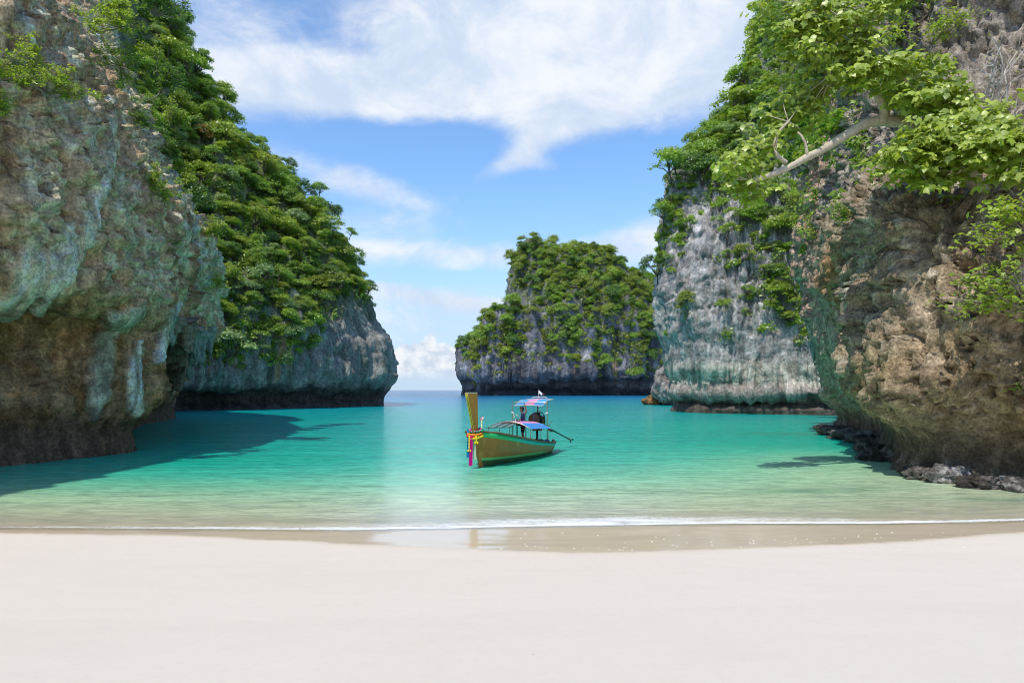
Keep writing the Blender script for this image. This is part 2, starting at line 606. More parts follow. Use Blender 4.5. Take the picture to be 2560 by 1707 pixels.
# thin back-wash froth further out and round the feet of the rocks
foam += .20 * sstep(n_g + .5 * n_f, .35, .8) * np.exp(-np.clip(off - .4, 0, None) / 1.3)
rockfoam = np.exp(-(((Y - 21.2 - (14.5 - X) * 1.0) / 1.1) ** 2)) * sstep(X, 9.5, 12.5) * sstep(30.0 - Y, 0, 6)
foam += .42 * rockfoam * sstep(fbm(pp * [.5, 1.3, 1], 4, 55), -.2, .5)
foam = np.clip(foam, 0, 1)
ZW = np.zeros_like(X)
swell = np.exp(-((off - 0.75) / .5) ** 2) * .035 + .012 * np.exp(-((off - 2.2) / .6) ** 2)
ZW += swell * (0.8 + .5 * n_f)
me = grid_mesh('sea_water', np.stack((X, Y, ZW), -1))
vcol(me, 'body', np.concatenate((colw, op[..., None]), -1))
calm = 1 - np.exp(-np.clip(off - .2, 0, None) / 5.0)
vcol(me, 'foam', np.stack((foam, calm, np.zeros_like(foam)), -1))

m, q = new_mat('sea_water')
co = q.n('ShaderNodeTexCoord').outputs['Object']
va = q.n('ShaderNodeVertexColor', layer_name='body')
vf = q.n('ShaderNodeVertexColor', layer_name='foam')
fo, ca, _ = q.sep(vf.outputs[0])
yy = q.sep(co)[1]
# ripples: short close to the eye, longer swell with distance
r1 = q.noise(q.vm('MULTIPLY', co, (1.0, 2.3, 1.0)), 2.9, 5, 0.66, 0.6)
r1b = q.noise(q.vm('MULTIPLY', co, (.75, 1.7, 1.0)), 1.05, 4, 0.6, 0.5)
r2 = q.noise(q.vm('MULTIPLY', co, (.55, 1.4, 1.0)), 0.42, 4, 0.55, 0.3)
r3 = q.noise(q.vm('MULTIPLY', co, (.3, 1.0, 1.0)), 0.10, 4, 0.6)
h = q.m('ADD', q.m('MULTIPLY', r1, q.smooth(yy, 120, 20, .14, .20)), q.m('ADD', q.m('MULTIPLY_ADD', r1b, q.smooth(yy, 18, 30, .10, .42), q.m('MULTIPLY', r2, .85)), q.m('MULTIPLY', r3, 1.6)))
bmp = q.n('ShaderNodeBump', {'Height': h, 'Strength': q.m('MULTIPLY_ADD', ca, .26, .07), 'Distance': 1.0})
# mottling of the bottom, then light and dark of ripples painted into the colour
mot = q.noise(q.vm('MULTIPLY', co, (.6, 1.3, 1.0)), .28, 5, .62, .4)
rip = q.noise(q.vm('MULTIPLY', co, (.8, 2.4, 1.0)), 1.5, 5, .62, .6)
bodyc = q.mix(1.0, q.mix(1.0, va.outputs[0], q.mix(q.smooth(yy, 20, 60), (1.02, 1.02, 1.02), (1.15, 1.15, 1.15)), 'MULTIPLY'), q.mix(mot, (.78, .86, .90), (1.22, 1.14, 1.10)), 'MULTIPLY')
bodyc = q.mix(1.0, bodyc, q.mix(q.smooth(rip, .3, .72), (.76, .80, .82), (1.24, 1.20, 1.18)), 'MULTIPLY')
bdiff = q.n('ShaderNodeBsdfDiffuse', {'Color': bodyc, 'Normal': bmp.outputs[0]})
btrans = q.n('ShaderNodeBsdfTransparent', {'Color': (0.97, 1.0, 0.97)})
alpha = va.outputs[1]
body = q.n('ShaderNodeMixShader', {0: alpha, 1: btrans.outputs[0], 2: bdiff.outputs[0]})
fr = q.n('ShaderNodeFresnel', {'IOR': 1.33, 'Normal': bmp.outputs[0]})
refl = q.m('DIVIDE', q.m('MULTIPLY', fr.outputs[0], 1.6), q.m('MULTIPLY_ADD', fr.outputs[0], 1.6, 1.0))
gl = q.n('ShaderNodeBsdfGlossy', {'Color': (1, 1, 1), 'Roughness': .09, 'Normal': bmp.outputs[0]})
wat = q.n('ShaderNodeMixShader', {0: refl, 1: body.outputs[0], 2: gl.outputs[0]})
fn = q.noise(q.vm('MULTIPLY', co, (1.0, 1.7, 1.0)), 6.5, 6, .68, .6)
ff = q.m('MULTIPLY', fo, q.smooth(q.m('ADD', fn, q.m('MULTIPLY', fo, .50)), .50, .80))
fdiff = q.n('ShaderNodeBsdfDiffuse', {'Color': (.82, .82, .80)})
fin = q.n('ShaderNodeMixShader', {0: ff, 1: wat.outputs[0], 2: fdiff.outputs[0]})
finish(q, fin.outputs[0])
sea = link('sea_water', me, m)
tag(sea, 'clear turquoise bay water deepening to blue at the horizon', kind='structure')

# ================================================================== limestone cliffs
def rock_mat(name, fine=6.0, bump=0.5, stretch=0.35, dist=0.06):
    m, q = new_mat(name)
    geo = q.n('ShaderNodeTexCoord').outputs['Object']
    at = q.n('ShaderNodeVertexColor', layer_name='tint').outputs[0]
    v = q.vm('MULTIPLY', geo, (1, 1, stretch))
    n1 = q.noise(v, fine * .35, 7, .65, .3)
    n2 = q.noise(geo, fine * 1.6, 6, .68, .2)
    vor = q.n('ShaderNodeTexVoronoi', {'Vector': q.vm('MULTIPLY', geo, (1, 1, .7)), 'Scale': fine * .55}, feature='DISTANCE_TO_EDGE')
    ck = q.smooth(vor.outputs[0], 0.0, 0.16)
    k1 = q.mix(q.smooth(n1, .22, .78), (.48, .47, .46), (1.50, 1.50, 1.50))
    k2 = q.mix(q.smooth(n2, .28, .72), (.56, .54, .52), (1.38, 1.39, 1.40))
    n3 = q.noise(q.vm('MULTIPLY', geo, (1, 1, .25 + stretch * .4)), fine * .45, 5, .6, .4)
    k2 = q.mix(1.0, k2, q.mix(q.smooth(n3, .34, .66), (.80, .79, .78), (1.16, 1.16, 1.16)), 'MULTIPLY')
    c = q.mix(1.0, q.mix(1.0, at, k1, 'MULTIPLY'), k2, 'MULTIPLY')
    hgt = q.m('ADD', q.m('MULTIPLY', n1, 1.0), q.m('ADD', q.m('MULTIPLY', n2, .55), q.m('MULTIPLY', ck, .05)))
    b = q.n('ShaderNodeBump', {'Height': hgt, 'Strength': bump, 'Distance': dist * 10})
    s = q.n('ShaderNodeBsdfPrincipled', {'Base Color': c, 'Roughness': .88, 'Specular IOR Level': .25, 'Normal': b.outputs[0]})
    finish(q, s.outputs[0])
    return m


class Cliff:
    """a rock face spun as a sheet through control points, [rows from the water up][columns along the shore]"""
    def __init__(self, name, ctrl, nv, nu):
        self.name = name
        G = spline(np.asarray(ctrl, float), nv * 2, 0)
        G = spline(G, nu, 1)
        # resample rows evenly
        self.G = spline(G[::2], nv, 0)
        self.N = normals_of(self.G)
        du = np.linalg.norm(np.diff(self.G, axis=1), axis=-1)
        self.s = np.concatenate((np.zeros((nv, 1)), np.cumsum(np.broadcast_to(du.mean(0), (nv, nu - 1)), axis=1)), 1)
        dv = np.linalg.norm(np.diff(self.G, axis=0), axis=-1)
        self.t = np.concatenate((np.zeros((1, nu)), np.cumsum(dv, axis=0)), 0)
        self.z0 = self.G[..., 2].copy()

    def st(self, fs, ft, seed=0.0):
        """coordinates that follow the face, so that streaks run down it"""
        return np.stack((self.s * fs, self.t * ft, np.full_like(self.s, seed)), -1)

    def push(self, d):
        self.G = self.G + self.N * d[..., None]

    def renorm(self):
        self.N = normals_of(self.G)

    def finish(self, tint, mat, label):
        self.renorm()
        me = grid_mesh(self.name, self.G)
        vcol(me, 'tint', np.clip(tint, 0.004, .9))
        o = link(self.name, me, mat)
        tag(o, label, kind='structure')
        self.obj = o
        return o


def col(*c):
    return np.array(c, float)


def blend(a, b, w):
    return a + (np.asarray(b, float) - a) * np.clip(w, 0, 1)[..., None]


def strata_cracks(c, fs, ft, seed, warp=.6):
    """angular joints: distance to the border of blocks laid along the face"""
    p = c.st(fs, ft, seed)
    p = p + warp * .5 * np.stack((fbm(c.G * .25, 2, seed), fbm(c.G * .25, 2, seed + 1), 0 * c.s), -1)
    i = np.floor(p[..., 1]).astype(np.int64)
    sh = (_h(i, i * 0 + seed, i * 0, 5) & 255) / 255.0
    x = p[..., 0] + sh * .8
    jx = np.floor(x).astype(np.int64)
    ex = np.minimum(x - jx, 1 - (x - jx))
    ey = np.minimum(p[..., 1] - i, 1 - (p[..., 1] - i)) * 1.5
    val = (_h(jx, i, jx * 0 + seed, 9) & 1023) / 1023.0
    return ex, ey, val


# ---------------------------------------------------------------- near cliff on the left
zs = [-1.2, 0, 1.2, 2.4, 4.8, 5.9, 6.5, 9, 12, 16, 21, 29, 36, 39]
LA = [
    [(-22, -4), (-20.6, 8), (-20.4, 18), (-20, 26.7), (-19.2, 29.5), (-18.5, 33), (-22, 38), (-31, 57), (-36, 73), (-60, 90)],
    [(-22, -4), (-20.6, 8), (-20.4, 18), (-20, 26.7), (-19.2, 29.5), (-18.4, 33), (-22, 38), (-31, 57), (-36, 73), (-60, 90)],
    [(-22.4, -4), (-21, 8), (-21, 18), (-20.6, 26.9), (-19.6, 29.6), (-18.65, 33), (-22.4, 38), (-31.4, 57), (-36.4, 73), (-60, 90)],
    [(-22, -4), (-20.8, 8), (-21, 18), (-20.9, 27), (-19.6, 29.8), (-17.95, 33.3), (-21.2, 39.5), (-29.5, 56), (-35.4, 72), (-60, 90)],
    [(-22, -4), (-21, 8), (-21.8, 18), (-22, 27.6), (-20.5, 30.2), (-17.9, 34), (-22.4, 42.5), (-28.8, 55), (-33.5, 70), (-60, 90)],
    [(-22, -4), (-21, 8), (-21.6, 18), (-21.8, 27.5), (-20.42, 30.1), (-18.3, 34.4), (-22.2, 43.5), (-28, 55), (-32.3, 68), (-60, 90)],
    [(-21, -4), (-19.4, 8), (-19.4, 18), (-19.1, 26.3), (-18.14, 29), (-18.1, 34.3), (-20.5, 45), (-24.2, 54), (-31.6, 67), (-60, 90)],
    [(-22.6, -4), (-20.6, 8), (-20.6, 18), (-18.7, 26.2), (-18.04, 28.8), (-18.3, 34.5), (-20.45, 45), (-23.6, 53), (-31.1, 66), (-60, 90)],
    [(-22.6, -4), (-20.6, 8), (-20.6, 18), (-18.8, 26.2), (-18.28, 29), (-18.6, 34.5), (-20.15, 45), (-23.5, 53), (-31.2, 66), (-60, 90)],
    [(-23.9, -4), (-22.1, 8), (-22.1, 18), (-19.4, 26.5), (-19.08, 29.2), (-20, 35), (-22.15, 45), (-26.2, 53), (-33.2, 66), (-60, 90)],
    [(-24.6, -4), (-22.8, 8), (-22.8, 18), (-21, 26.7), (-21.12, 29.5), (-22.8, 36), (-24.5, 45), (-29.3, 53), (-35.3, 66), (-62, 90)],
    [(-26.2, -4), (-24.2, 8), (-24.4, 18), (-26.425, 27), (-26.945, 30), (-29.025, 36), (-28.6, 45), (-31.3, 53), (-37.3, 66), (-64, 90)],
    [(-29.9, -4), (-27.9, 8), (-28.3, 19), (-31.7, 28), (-32.7, 31), (-35.5, 37), (-35.3, 46), (-34, 54), (-41, 66), (-66, 90)],
    [(-40, -2), (-38, 10), (-38, 24), (-38, 32), (-39, 36), (-41, 42), (-43, 50), (-47, 58), (-52, 70), (-70, 92)],
]


def stroke(G, pts):
    """a run of flowstone down the face: how close each point lies to its middle line, 0..1"""
    px, py = 1280 + G[..., 0] / np.maximum(G[..., 1], 1) * FPX, 975 - (G[..., 2] - CAM_H) / np.maximum(G[..., 1], 1) * FPX
    px = px + 13 * fbm(G * 1.3, 4, 71)
    py = py + 13 * fbm(G * 1.3, 4, 72)
    best = np.zeros(px.shape)
    for (x0, y0, w0), (x1, y1, w1) in zip(pts[:-1], pts[1:]):
        dx_, dy_ = x1 - x0, y1 - y0
        u = np.clip(((px - x0) * dx_ + (py - y0) * dy_) / (dx_ * dx_ + dy_ * dy_), 0, 1)
        dist = np.hypot(px - x0 - u * dx_, py - y0 - u * dy_) / (w0 + (w1 - w0) * u)
        best = np.maximum(best, 1 - sstep(dist, .72, 1.12))
    return best * (G[..., 1] > 5) * (G[..., 1] < 60)


A = Cliff('left_cliff', [[(x, y, z) for x, y in row] for row, z in zip(LA, zs)], 480, 410)
z, s, t = A.z0, A.s, A.t
damp_ = sstep(z, 0.0, 1.5) * .7 + .3
low = fbm(A.G * .16, 4, 11)
flute = fbm(A.st(.75, .10, 1.3), 4, 12, ridged=True)
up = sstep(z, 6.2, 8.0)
f1, f2 = worley(A.G * [.75, .75, .5] + .7 * fbm(A.G * .5, 2, 3)[..., None], 4)
g1, _g2 = worley(A.G * [2.1, 2.1, 1.5] + .5 * fbm(A.G * 1.2, 2, 5)[..., None], 6)
h1, _h2 = worley(A.G * [4.6, 4.6, 3.2] + .6 * fbm(A.G * 1.2, 2, 5)[..., None], 8)
d = low * 1.0 + flute * .55 * up + up * ((.5 - f1) * 1.0 + (.42 - g1) * .50 + (.4 - h1) * .20)
d += (1 - up) * ((.5 - f1) * .25 + fbm(A.G * .7, 4, 14) * .35 + fbm(A.st(.5, .08, 5), 3, 8) * .45 * sstep(z, 1.5, 3))
crk = np.minimum(np.abs(fbm(A.G * [.42, .42, .22], 4, 61)), np.abs(fbm(A.G * [.9, .9, .6], 3, 62)) * 1.3)
d += fbm(A.st(1.5, .28, 6), 4, 63, ridged=True) * .26 * up - .42 * (1 - sstep(crk, 0, .05)) * (.35 + .65 * up)
wa = .5 * fbm(A.G * 1.2, 2, 5)[..., None]
d += up * ((wcell(A.G * [1.0, 1.0, .7] + wa, 65) - .5) * .42 + (wcell(A.G * [2.6, 2.6, 1.9] + wa, 66) - .5) * .20)
d += fbm(A.G * 2.6, 5, 15) * .30 - .45 * sstep(fbm(A.G * [.8, .8, .55], 3, 19), .30, .5) * up
# flowstone: smooth sheets that run down over the ledge and the hollow
run1 = stroke(A.G, [(335, 775, 16), (290, 795, 22), (255, 845, 26), (250, 930, 27), (238, 1000, 24), (222, 1050, 8)])
run2 = stroke(A.G, [(340, 862, 8), (332, 900, 16), (330, 960, 18), (328, 1012, 20)])
run3 = stroke(A.G, [(205, 752, 12), (165, 815, 14), (150, 880, 18), (146, 1000, 8)])
run4 = stroke(A.G, [(262, 250, 8), (266, 400, 10), (235, 500, 14), (190, 610, 26), (150, 690, 26), (90, 765, 14)])
run5 = stroke(A.G, [(175, 560, 10), (110, 650, 26), (70, 715, 30), (20, 770, 20)])
run6 = stroke(A.G, [(60, 610, 12), (25, 720, 24), (-20, 770, 20)])
run7 = stroke(A.G, [(430, 760, 10), (400, 830, 14), (385, 900, 10)])
teal = np.maximum.reduce([run1, run2, run7])
pale = np.maximum.reduce([run4, run5, run6])
runs = np.maximum(teal, pale)
d = d * (1 - .75 * runs) + .42 * runs * (1 + .35 * fbm(A.st(2.0, .10, 4), 2, 77))
A.push(d * damp_ * .9)
n_a, n_b, n_c = fbm(A.G * .22, 4, 31), fbm(A.G * .8, 4, 32), fbm(A.st(1.6, .09, 3), 4, 33)
n_d = fbm(A.G * 2.2, 4, 35)
T = np.broadcast_to(col(.43, .35, .24), A.G.shape).copy()
T = blend(T, col(.52, .47, .37), sstep(n_a + .3 * n_d, -.25, .30))
n_s = fbm(A.st(.75, .035, 11), 4, 36)                       # long streaks down the face
T = blend(T, col(.62, .58, .50), sstep(n_b * .5 + .7 * n_s + .2 * n_d, -.10, .26) * .90 * up)
T = blend(T, col(.24, .19, .13), sstep(fbm(A.st(1.3, .05, 17), 4, 37), .12, .32) * .85 * up)
T = blend(T, col(.20, .15, .09), sstep(n_a * .7 + .5 * n_c + .6 * n_d, .18, .55) * .7)
T = blend(T, col(.16, .100, .042), (1 - up) * (.62 + .35 * sstep(n_b, -.3, .3)))            # brown hollow, its tint darkened for the shade under the ledge
T = blend(T, col(.42, .36, .22), (1 - up) * sstep(fbm(A.G * 1.3, 4, 39) + .25 * n_d, .10, .42) * sstep(z, 4, 5.5) * .8)
T = blend(T, col(.30, .40, .36), sstep(fbm(A.st(1.1, .07, 9), 3, 40), .18, .42) * sstep(z, 5.5, 8) * (1 - sstep(z, 10, 15)) * .6)
T = blend(T, col(.48, .26, .12), sstep(fbm(A.G * [.4, .4, .5], 3, 42), .26, .5) * .55)
T = blend(T, col(.13, .20, .04), sstep(fbm(A.G * .5, 4, 43), .22, .5) * sstep(z, 11, 16) * .45)   # moss
T = blend(T, blend(np.broadcast_to(col(.36, .49, .44), A.G.shape), col(.60, .64, .55), sstep(n_c, -.1, .3)), teal * (.55 + .40 * sstep(n_c + .4 * n_d, -.25, .25)))
T = blend(T, blend(np.broadcast_to(col(.60, .60, .52), A.G.shape), col(.40, .50, .46), sstep(n_c, .0, .35)), pale * (.50 + .40 * sstep(n_c + .4 * n_d, -.25, .25)))
T = blend(T, col(.40, .27, .15), run3 * .8)
tide = 1 - sstep(z + .3 * n_b, 1.0, 2.6)
T = blend(T, col(.085, .066, .05), tide * .9)
T = T * (1.06 + .55 * (fbm(A.G * 2.6, 4, 47))[..., None]) * (1 + .55 * sstep(n_c, -.35, .35) - .27)[..., None] * [1.92, 1.58, 1.27]
m_rock_near = rock_mat('brown_limestone', 5.0, .9, .5, .055)
A.finish(T, m_rock_near, 'brown overhanging limestone cliff with pale flowstone streaks on the left shore')

# ---------------------------------------------------------------- forested headland on the left
B_rows = [
    [(150, 1060, 70), (300, 1052, 84), (446, 1030, 97), (600, 1024, 105), (730, 1021, 112), (860, 1018, 122), (930, 1017, 128), (958, 1016, 131), (940, 1012, 142), (860, 1006, 165)],
    [(150, 1050, 70), (300, 1036, 84), (446, 1026, 97), (600, 1021, 105), (730, 1018, 112), (860, 1015, 122), (930, 1014, 128), (957, 1013, 131), (940, 1009, 142), (860, 1004, 165)],
    [(150, 1010, 67), (300, 1000, 82), (444, 998, 99), (600, 996, 107), (730, 995, 114), (862, 994, 124), (938, 994, 130), (962, 995, 133), (945, 994, 143), (865, 992, 165)],
    [(150, 980, 66), (300, 978, 80), (442, 975, 95), (600, 975, 103), (732, 975, 110), (866, 974, 120), (950, 973, 126), (979, 972, 132), (955, 975, 143), (870, 975, 165)],
    [(150, 880, 66), (300, 880, 80), (446, 872, 95), (600, 868, 102), (735, 870, 110), (868, 880, 120), (948, 884, 126), (979, 885, 132), (955, 885, 143), (870, 890, 165)],
    [(150, 760, 68), (300, 760, 81), (450, 770, 96), (591.6, 775, 103), (721, 785, 111), (840, 800, 121), (914, 815, 127), (940, 822, 133), (922, 825, 144), (842, 830, 165)],
    [(150, 520, 74), (300, 540, 90), (455, 600, 105), (571.6, 620, 111), (701, 668, 118), (818, 700, 125), (877, 720, 129), (897, 745, 134), (882, 755, 145), (807, 770, 165)],
    [(150, 250, 84), (300, 300, 100), (440, 350, 118), (562.8, 440, 121), (686, 540, 126), (818, 610, 130), (858, 648, 133), (878, 690, 136), (863, 700, 147), (793, 720, 165)],
    [(150, -60, 98), (270, -40, 114), (402, 80, 130), (545.2, 300, 131), (677, 440, 133), (800, 555, 135), (840, 610, 137), (860, 660, 139), (847, 670, 150), (777, 700, 168)],
    [(150, -350, 112), (270, -260, 124), (390, -20, 138), (534.4, 272, 139), (666, 430, 140), (786, 550, 141), (826, 606, 143), (849, 652, 144), (829, 670, 155), (764, 700, 172)],
    [(120, -250, 150), (240, -150, 160), (370, 60, 165), (512, 340, 168), (640, 490, 168), (760, 610, 168), (800, 670, 168), (820, 710, 168), (810, 720, 172), (750, 730, 185)],
]
B = Cliff('forested_headland', [[P(*p) for p in r] for r in B_rows], 340, 360)
z, s, t = B.z0, B.s, B.t
slope_up = np.clip(B.N[..., 2] * np.sign(-B.N[..., 1].mean()), -1, 1)
low = fbm(B.G * .06, 4, 111)
flute = fbm(B.st(.22, .03, 1.3), 4, 112, ridged=True)
f1, f2 = worley(B.G * [.22, .22, .12] + .6 * fbm(B.G * .15, 2, 3)[..., None], 14)
d = low * 2.4 + flute * 1.7 * sstep(z, 2, 6) + (.5 - f1) * 1.8 + fbm(B.G * .45, 5, 115) * .9 + fbm(B.st(.7, .06, 2), 3, 116, ridged=True) * .5 * sstep(z, 3, 6)
d += (wcell(B.G * [.32, .32, .16], 161) - .5) * .9 * sstep(z, 3, 6)
d = d - d.mean()
B.push(d * (sstep(z, -.5, 5) * .8 + .2))
n_a, n_b, n_c = fbm(B.G * .07, 4, 131), fbm(B.G * .3, 4, 132), fbm(B.st(.5, .025, 3), 4, 133)
T = np.broadcast_to(col(.20, .205, .20), B.G.shape).copy()
T = blend(T, col(.30, .30, .29), sstep(n_b + .5 * n_c, .0, .6))
T = blend(T, col(.13, .21, .185), sstep(n_c, .05, .4) * sstep(z, 2, 5) * .75)
T = blend(T, col(.34, .19, .085), sstep(fbm(B.st(.35, .03, 8), 3, 136), .20, .42) * sstep(z, 3, 6) * (1 - sstep(z, 9, 14)) * .8 * (1 - sstep(B.G[..., 0], -36, -29)))
T = blend(T, col(.08, .075, .07), sstep(n_a + .6 * n_c, .2, .6) * .6)
T = blend(T, col(.085, .11, .03), sstep(z, 12, 22) * .75)      # thin soil and moss between the trees
tide = 1 - sstep(z + .9 * n_b + 1.0 * n_c, 1.6, 4.6)
T = blend(T, col(.062, .054, .050), tide * .92)
T = T * 1.28 * (1 + .6 * fbm(B.st(.9, .05, 4), 3, 140)[..., None]) * [1.06, 1.0, .92]
m_rock_mid = rock_mat('grey_limestone', 1.6, .6, .3, .12)
B.finish(T, m_rock_mid, 'steep headland on the left covered in green trees above a grey cliff foot')

# ---------------------------------------------------------------- island that closes the bay
I_rows = [
    [(1200, 986, 450), (1156, 990, 392), (1210, 990, 380), (1262, 990, 378), (1280, 990, 378), (1400, 990, 376), (1520, 990, 378), (1620, 990, 382), (1740, 990, 392), (1800, 986, 450)],
    [(1200, 983, 450), (1156, 987, 392), (1210, 987, 380), (1262, 987, 378), (1280, 987, 378), (1400, 987, 376), (1520, 987, 378), (1620, 987, 382), (1740, 987, 392), (1800, 984, 450)],
    [(1200, 962, 450), (1157, 962, 394), (1210, 962, 384), (1262, 962, 383), (1280, 962, 383), (1400, 962, 381), (1520, 962, 383), (1620, 962, 386), (1740, 962, 394), (1800, 962, 450)],
    [(1200, 945, 450), (1151, 946, 389), (1208, 946, 376), (1262, 946, 374), (1280, 946, 374), (1400, 946, 372), (1520, 946, 374), (1620, 946, 378), (1740, 946, 390), (1800, 945, 450)],
    [(1200, 880, 450), (1152, 880, 389), (1208, 880, 377), (1262, 872, 375), (1280, 872, 375), (1400, 870, 373), (1520, 872, 375), (1620, 872, 379), (1740, 870, 390), (1800, 880, 450)],
    [(1200, 845, 450), (1160, 862, 391), (1212, 815, 381), (1262, 790, 378), (1282, 786, 378), (1400, 790, 377), (1520, 790, 379), (1620, 790, 383), (1740, 790, 392), (1800, 830, 450)],
    [(1210, 835, 450), (1175, 845, 400), (1222, 797, 392), (1264, 778, 390), (1282, 775, 391), (1400, 740, 386), (1520, 735, 388), (1620, 745, 391), (1740, 760, 398), (1800, 790, 450)],
    [(1220, 835, 450), (1190, 838, 410), (1230, 793, 408), (1272, 774, 402), (1283, 728, 400), (1400, 698, 396), (1520, 693, 398), (1620, 718, 402), (1740, 758, 408), (1800, 760, 450)],
    [(1220, 835, 460), (1200, 835, 425), (1240, 792, 420), (1278, 772, 410), (1287, 663, 406), (1400, 650, 404), (1500, 638, 406), (1590, 688, 410), (1720, 753, 416), (1800, 750, 450)],
    [(1225, 840, 470), (1215, 835, 445), (1250, 795, 440), (1283, 775, 424), (1298, 641, 416), (1400, 638, 416), (1500, 628, 418), (1570, 678, 424), (1700, 748, 428), (1800, 750, 460)],
    [(1240, 850, 490), (1235, 840, 475), (1270, 800, 470), (1300, 780, 465), (1330, 663, 460), (1420, 653, 460), (1490, 643, 460), (1560, 688, 460), (1680, 758, 465), (1800, 760, 480)],
]
I = Cliff('rock_island', [[P(*p) for p in r] for r in I_rows], 290, 400)
z, s, t = I.z0, I.s, I.t
low = fbm(I.G * .025, 4, 211)
flute = fbm(I.st(.11, .012, 1.3), 5, 212, ridged=True)
f1, f2 = worley(I.G * [.085, .085, .04] + .6 * fbm(I.G * .06, 2, 3)[..., None], 24)
d = low * 4.5 + flute * 4.2 * sstep(z, 5, 12) + (.5 - f1) * 4.0 + fbm(I.G * .16, 5, 215) * 2.2
d += (wcell(I.G * [.11, .11, .05], 261) - .5) * 2.2 * sstep(z, 6, 12)
d = d - d.mean()
I.push(d * (sstep(z, -.5, 9) * .65 + .35))
n_a, n_b, n_c = fbm(I.G * .03, 4, 231), fbm(I.G * .12, 4, 232), fbm(I.st(.22, .012, 3), 4, 233)
T = np.broadcast_to(col(.155, .155, .165), I.G.shape).copy()
T = blend(T, col(.33, .325, .33), sstep(n_b + .8 * n_c, -.05, .5))
T = blend(T, col(.055, .055, .06), sstep(n_a + .9 * n_c, .08, .4) * .8)
T = blend(T, col(.32, .19, .12), sstep(fbm(I.st(.16, .012, 8), 3, 236), .16, .42) * sstep(z, 5, 9) * (1 - sstep(z, 18, 32)) * sstep(s, 60, 150) * .7)
T = blend(T, col(.085, .11, .03), sstep(z, 40, 60) * .45)
tide = 1 - sstep(z + 1.6 * n_b + 2.2 * n_c, 3.4, 7.0)
T = blend(T, col(.024, .024, .027), tide * .95)
T = T * 1.15
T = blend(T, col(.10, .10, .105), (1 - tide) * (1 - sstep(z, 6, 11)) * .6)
m_rock_far = rock_mat('dark_limestone', .5, .7, .25, .4)
I.finish(T, m_rock_far, 'dark grey rock island crowned with trees closing the mouth of the bay')

# ---------------------------------------------------------------- grey wall on the right
D_rows = [
    [(1774, 1020, 122), (1694, 1033, 94.8), (1752, 1036, 89.6), (1900, 1039, 85.2), (2060, 1042, 80.8), (2200, 1048, 75)],
    [(1774, 1016, 122), (1692, 1029, 94.8), (1752, 1032, 89.6), (1900, 1035, 85.2), (2060, 1038, 80.8), (2200, 1043, 75)],
    [(1774, 1008, 122), (1700, 1015, 94.6), (1754, 1021, 89.4), (1900, 1023, 85), (2062, 1025, 80.6), (2200, 1028, 75)],
    [(1774, 1000, 122), (1701, 1003, 95.6), (1755, 1006, 90.6), (1900, 1007, 86.2), (2062, 1008, 81.8), (2200, 1010, 76)],
    [(1764, 980, 122), (1689, 980, 94.1), (1752, 983, 89.1), (1900, 983, 84.6), (2056, 983, 80.1), (2200, 985, 74.6)],
    [(1771, 955, 122), (1698, 953, 94.4), (1752, 955, 89.4), (1900, 955, 84.9), (2055, 955, 80.9), (2200, 955, 75.4)],
    [(1766, 925, 122), (1681, 918, 93.3), (1745, 920, 88.1), (1900, 922, 84.9), (2052, 922, 80.9), (2200, 922, 76.1)],
    [(1761, 860, 120), (1676, 858, 92.5), (1742, 858, 87.8), (1898, 860, 84.6), (2050, 860, 81), (2200, 860, 76)],
    [(1751, 700, 120), (1667, 700, 93), (1738, 700, 88.8), (1890, 700, 85.8), (2042, 700, 82), (2200, 700, 78)],
    [(1762, 545, 120), (1684, 545, 94), (1769, 545, 91), (1880, 545, 88.5), (2040, 545, 85), (2200, 545, 80)],
    [(1762, 450, 122), (1694, 455, 97.5), (1769, 445, 95), (1872, 440, 93), (2040, 440, 88), (2200, 440, 83)],
    [(1792, 390, 124), (1742, 395, 104), (1794, 365, 102), (1872, 320, 98), (2040, 300, 92), (2200, 300, 86)],
    [(1832, 340, 126), (1812, 320, 112), (1846, 285, 109), (1895, 190, 104), (2045, 150, 97), (2200, 150, 90)],
    [(1882, 250, 130), (1884, 240, 120), (1906, 190, 116), (1920, 60, 110), (2060, 0, 102), (2220, 0, 95)],
    [(1927, 140, 134), (1932, 125, 127), (1934, 80, 124), (1950, -120, 118), (2080, -160, 110), (2240, -160, 102)],
    [(1972, 80, 150), (1977, 60, 145), (1979, 20, 142), (2000, -120, 138), (2110, -160, 130), (2260, -160, 124)],
]
D = Cliff('right_wall_cliff', [[P(*p) for p in r] for r in D_rows], 500, 330)
z, s, t = D.z0, D.s, D.t
low = fbm(D.G * .08, 4, 311)
flute = fbm(D.st(.5, .035, 1.3), 4, 312, ridged=True)
ex, ey, bv = strata_cracks(D, .62, .26, 41, 1.2)
ex2, ey2, bv2 = strata_cracks(D, 1.35, .75, 52, 1.6)
f1, f2 = worley(D.G * [.3, .3, .22], 34)
blocky = sstep(z, 9, 13)
notch = (1 - sstep(z, 3.0, 6.5))
d = low * 1.5 + flute * .75 + (.5 - f1) * .7 + fbm(D.G * .7, 5, 315) * .5 + blocky * fbm(D.st(1.4, .22, 3.3), 3, 318, ridged=True) * .30
d += blocky * ((bv - .5) * .62 + (bv2 - .5) * .34 - .40 * (1 - sstep(np.minimum(ex, ey * .9), .0, .09)) - .22 * (1 - sstep(np.minimum(ex2, ey2), .0, .10)))
drips = fbm(D.st(1.1, .05, 4), 4, 317, ridged=True)
band = sstep(z, 2.8, 4.0) * (1 - sstep(z, 5.4, 7.2))
d += band * drips * .55
D.push(d * (sstep(z, .3, 3) * .8 + .2))
n_a, n_b, n_c = fbm(D.G * .1, 4, 331), fbm(D.G * .5, 4, 332), fbm(D.st(.9, .04, 3), 4, 333)
T = np.broadcast_to(col(.30, .30, .31), D.G.shape).copy()
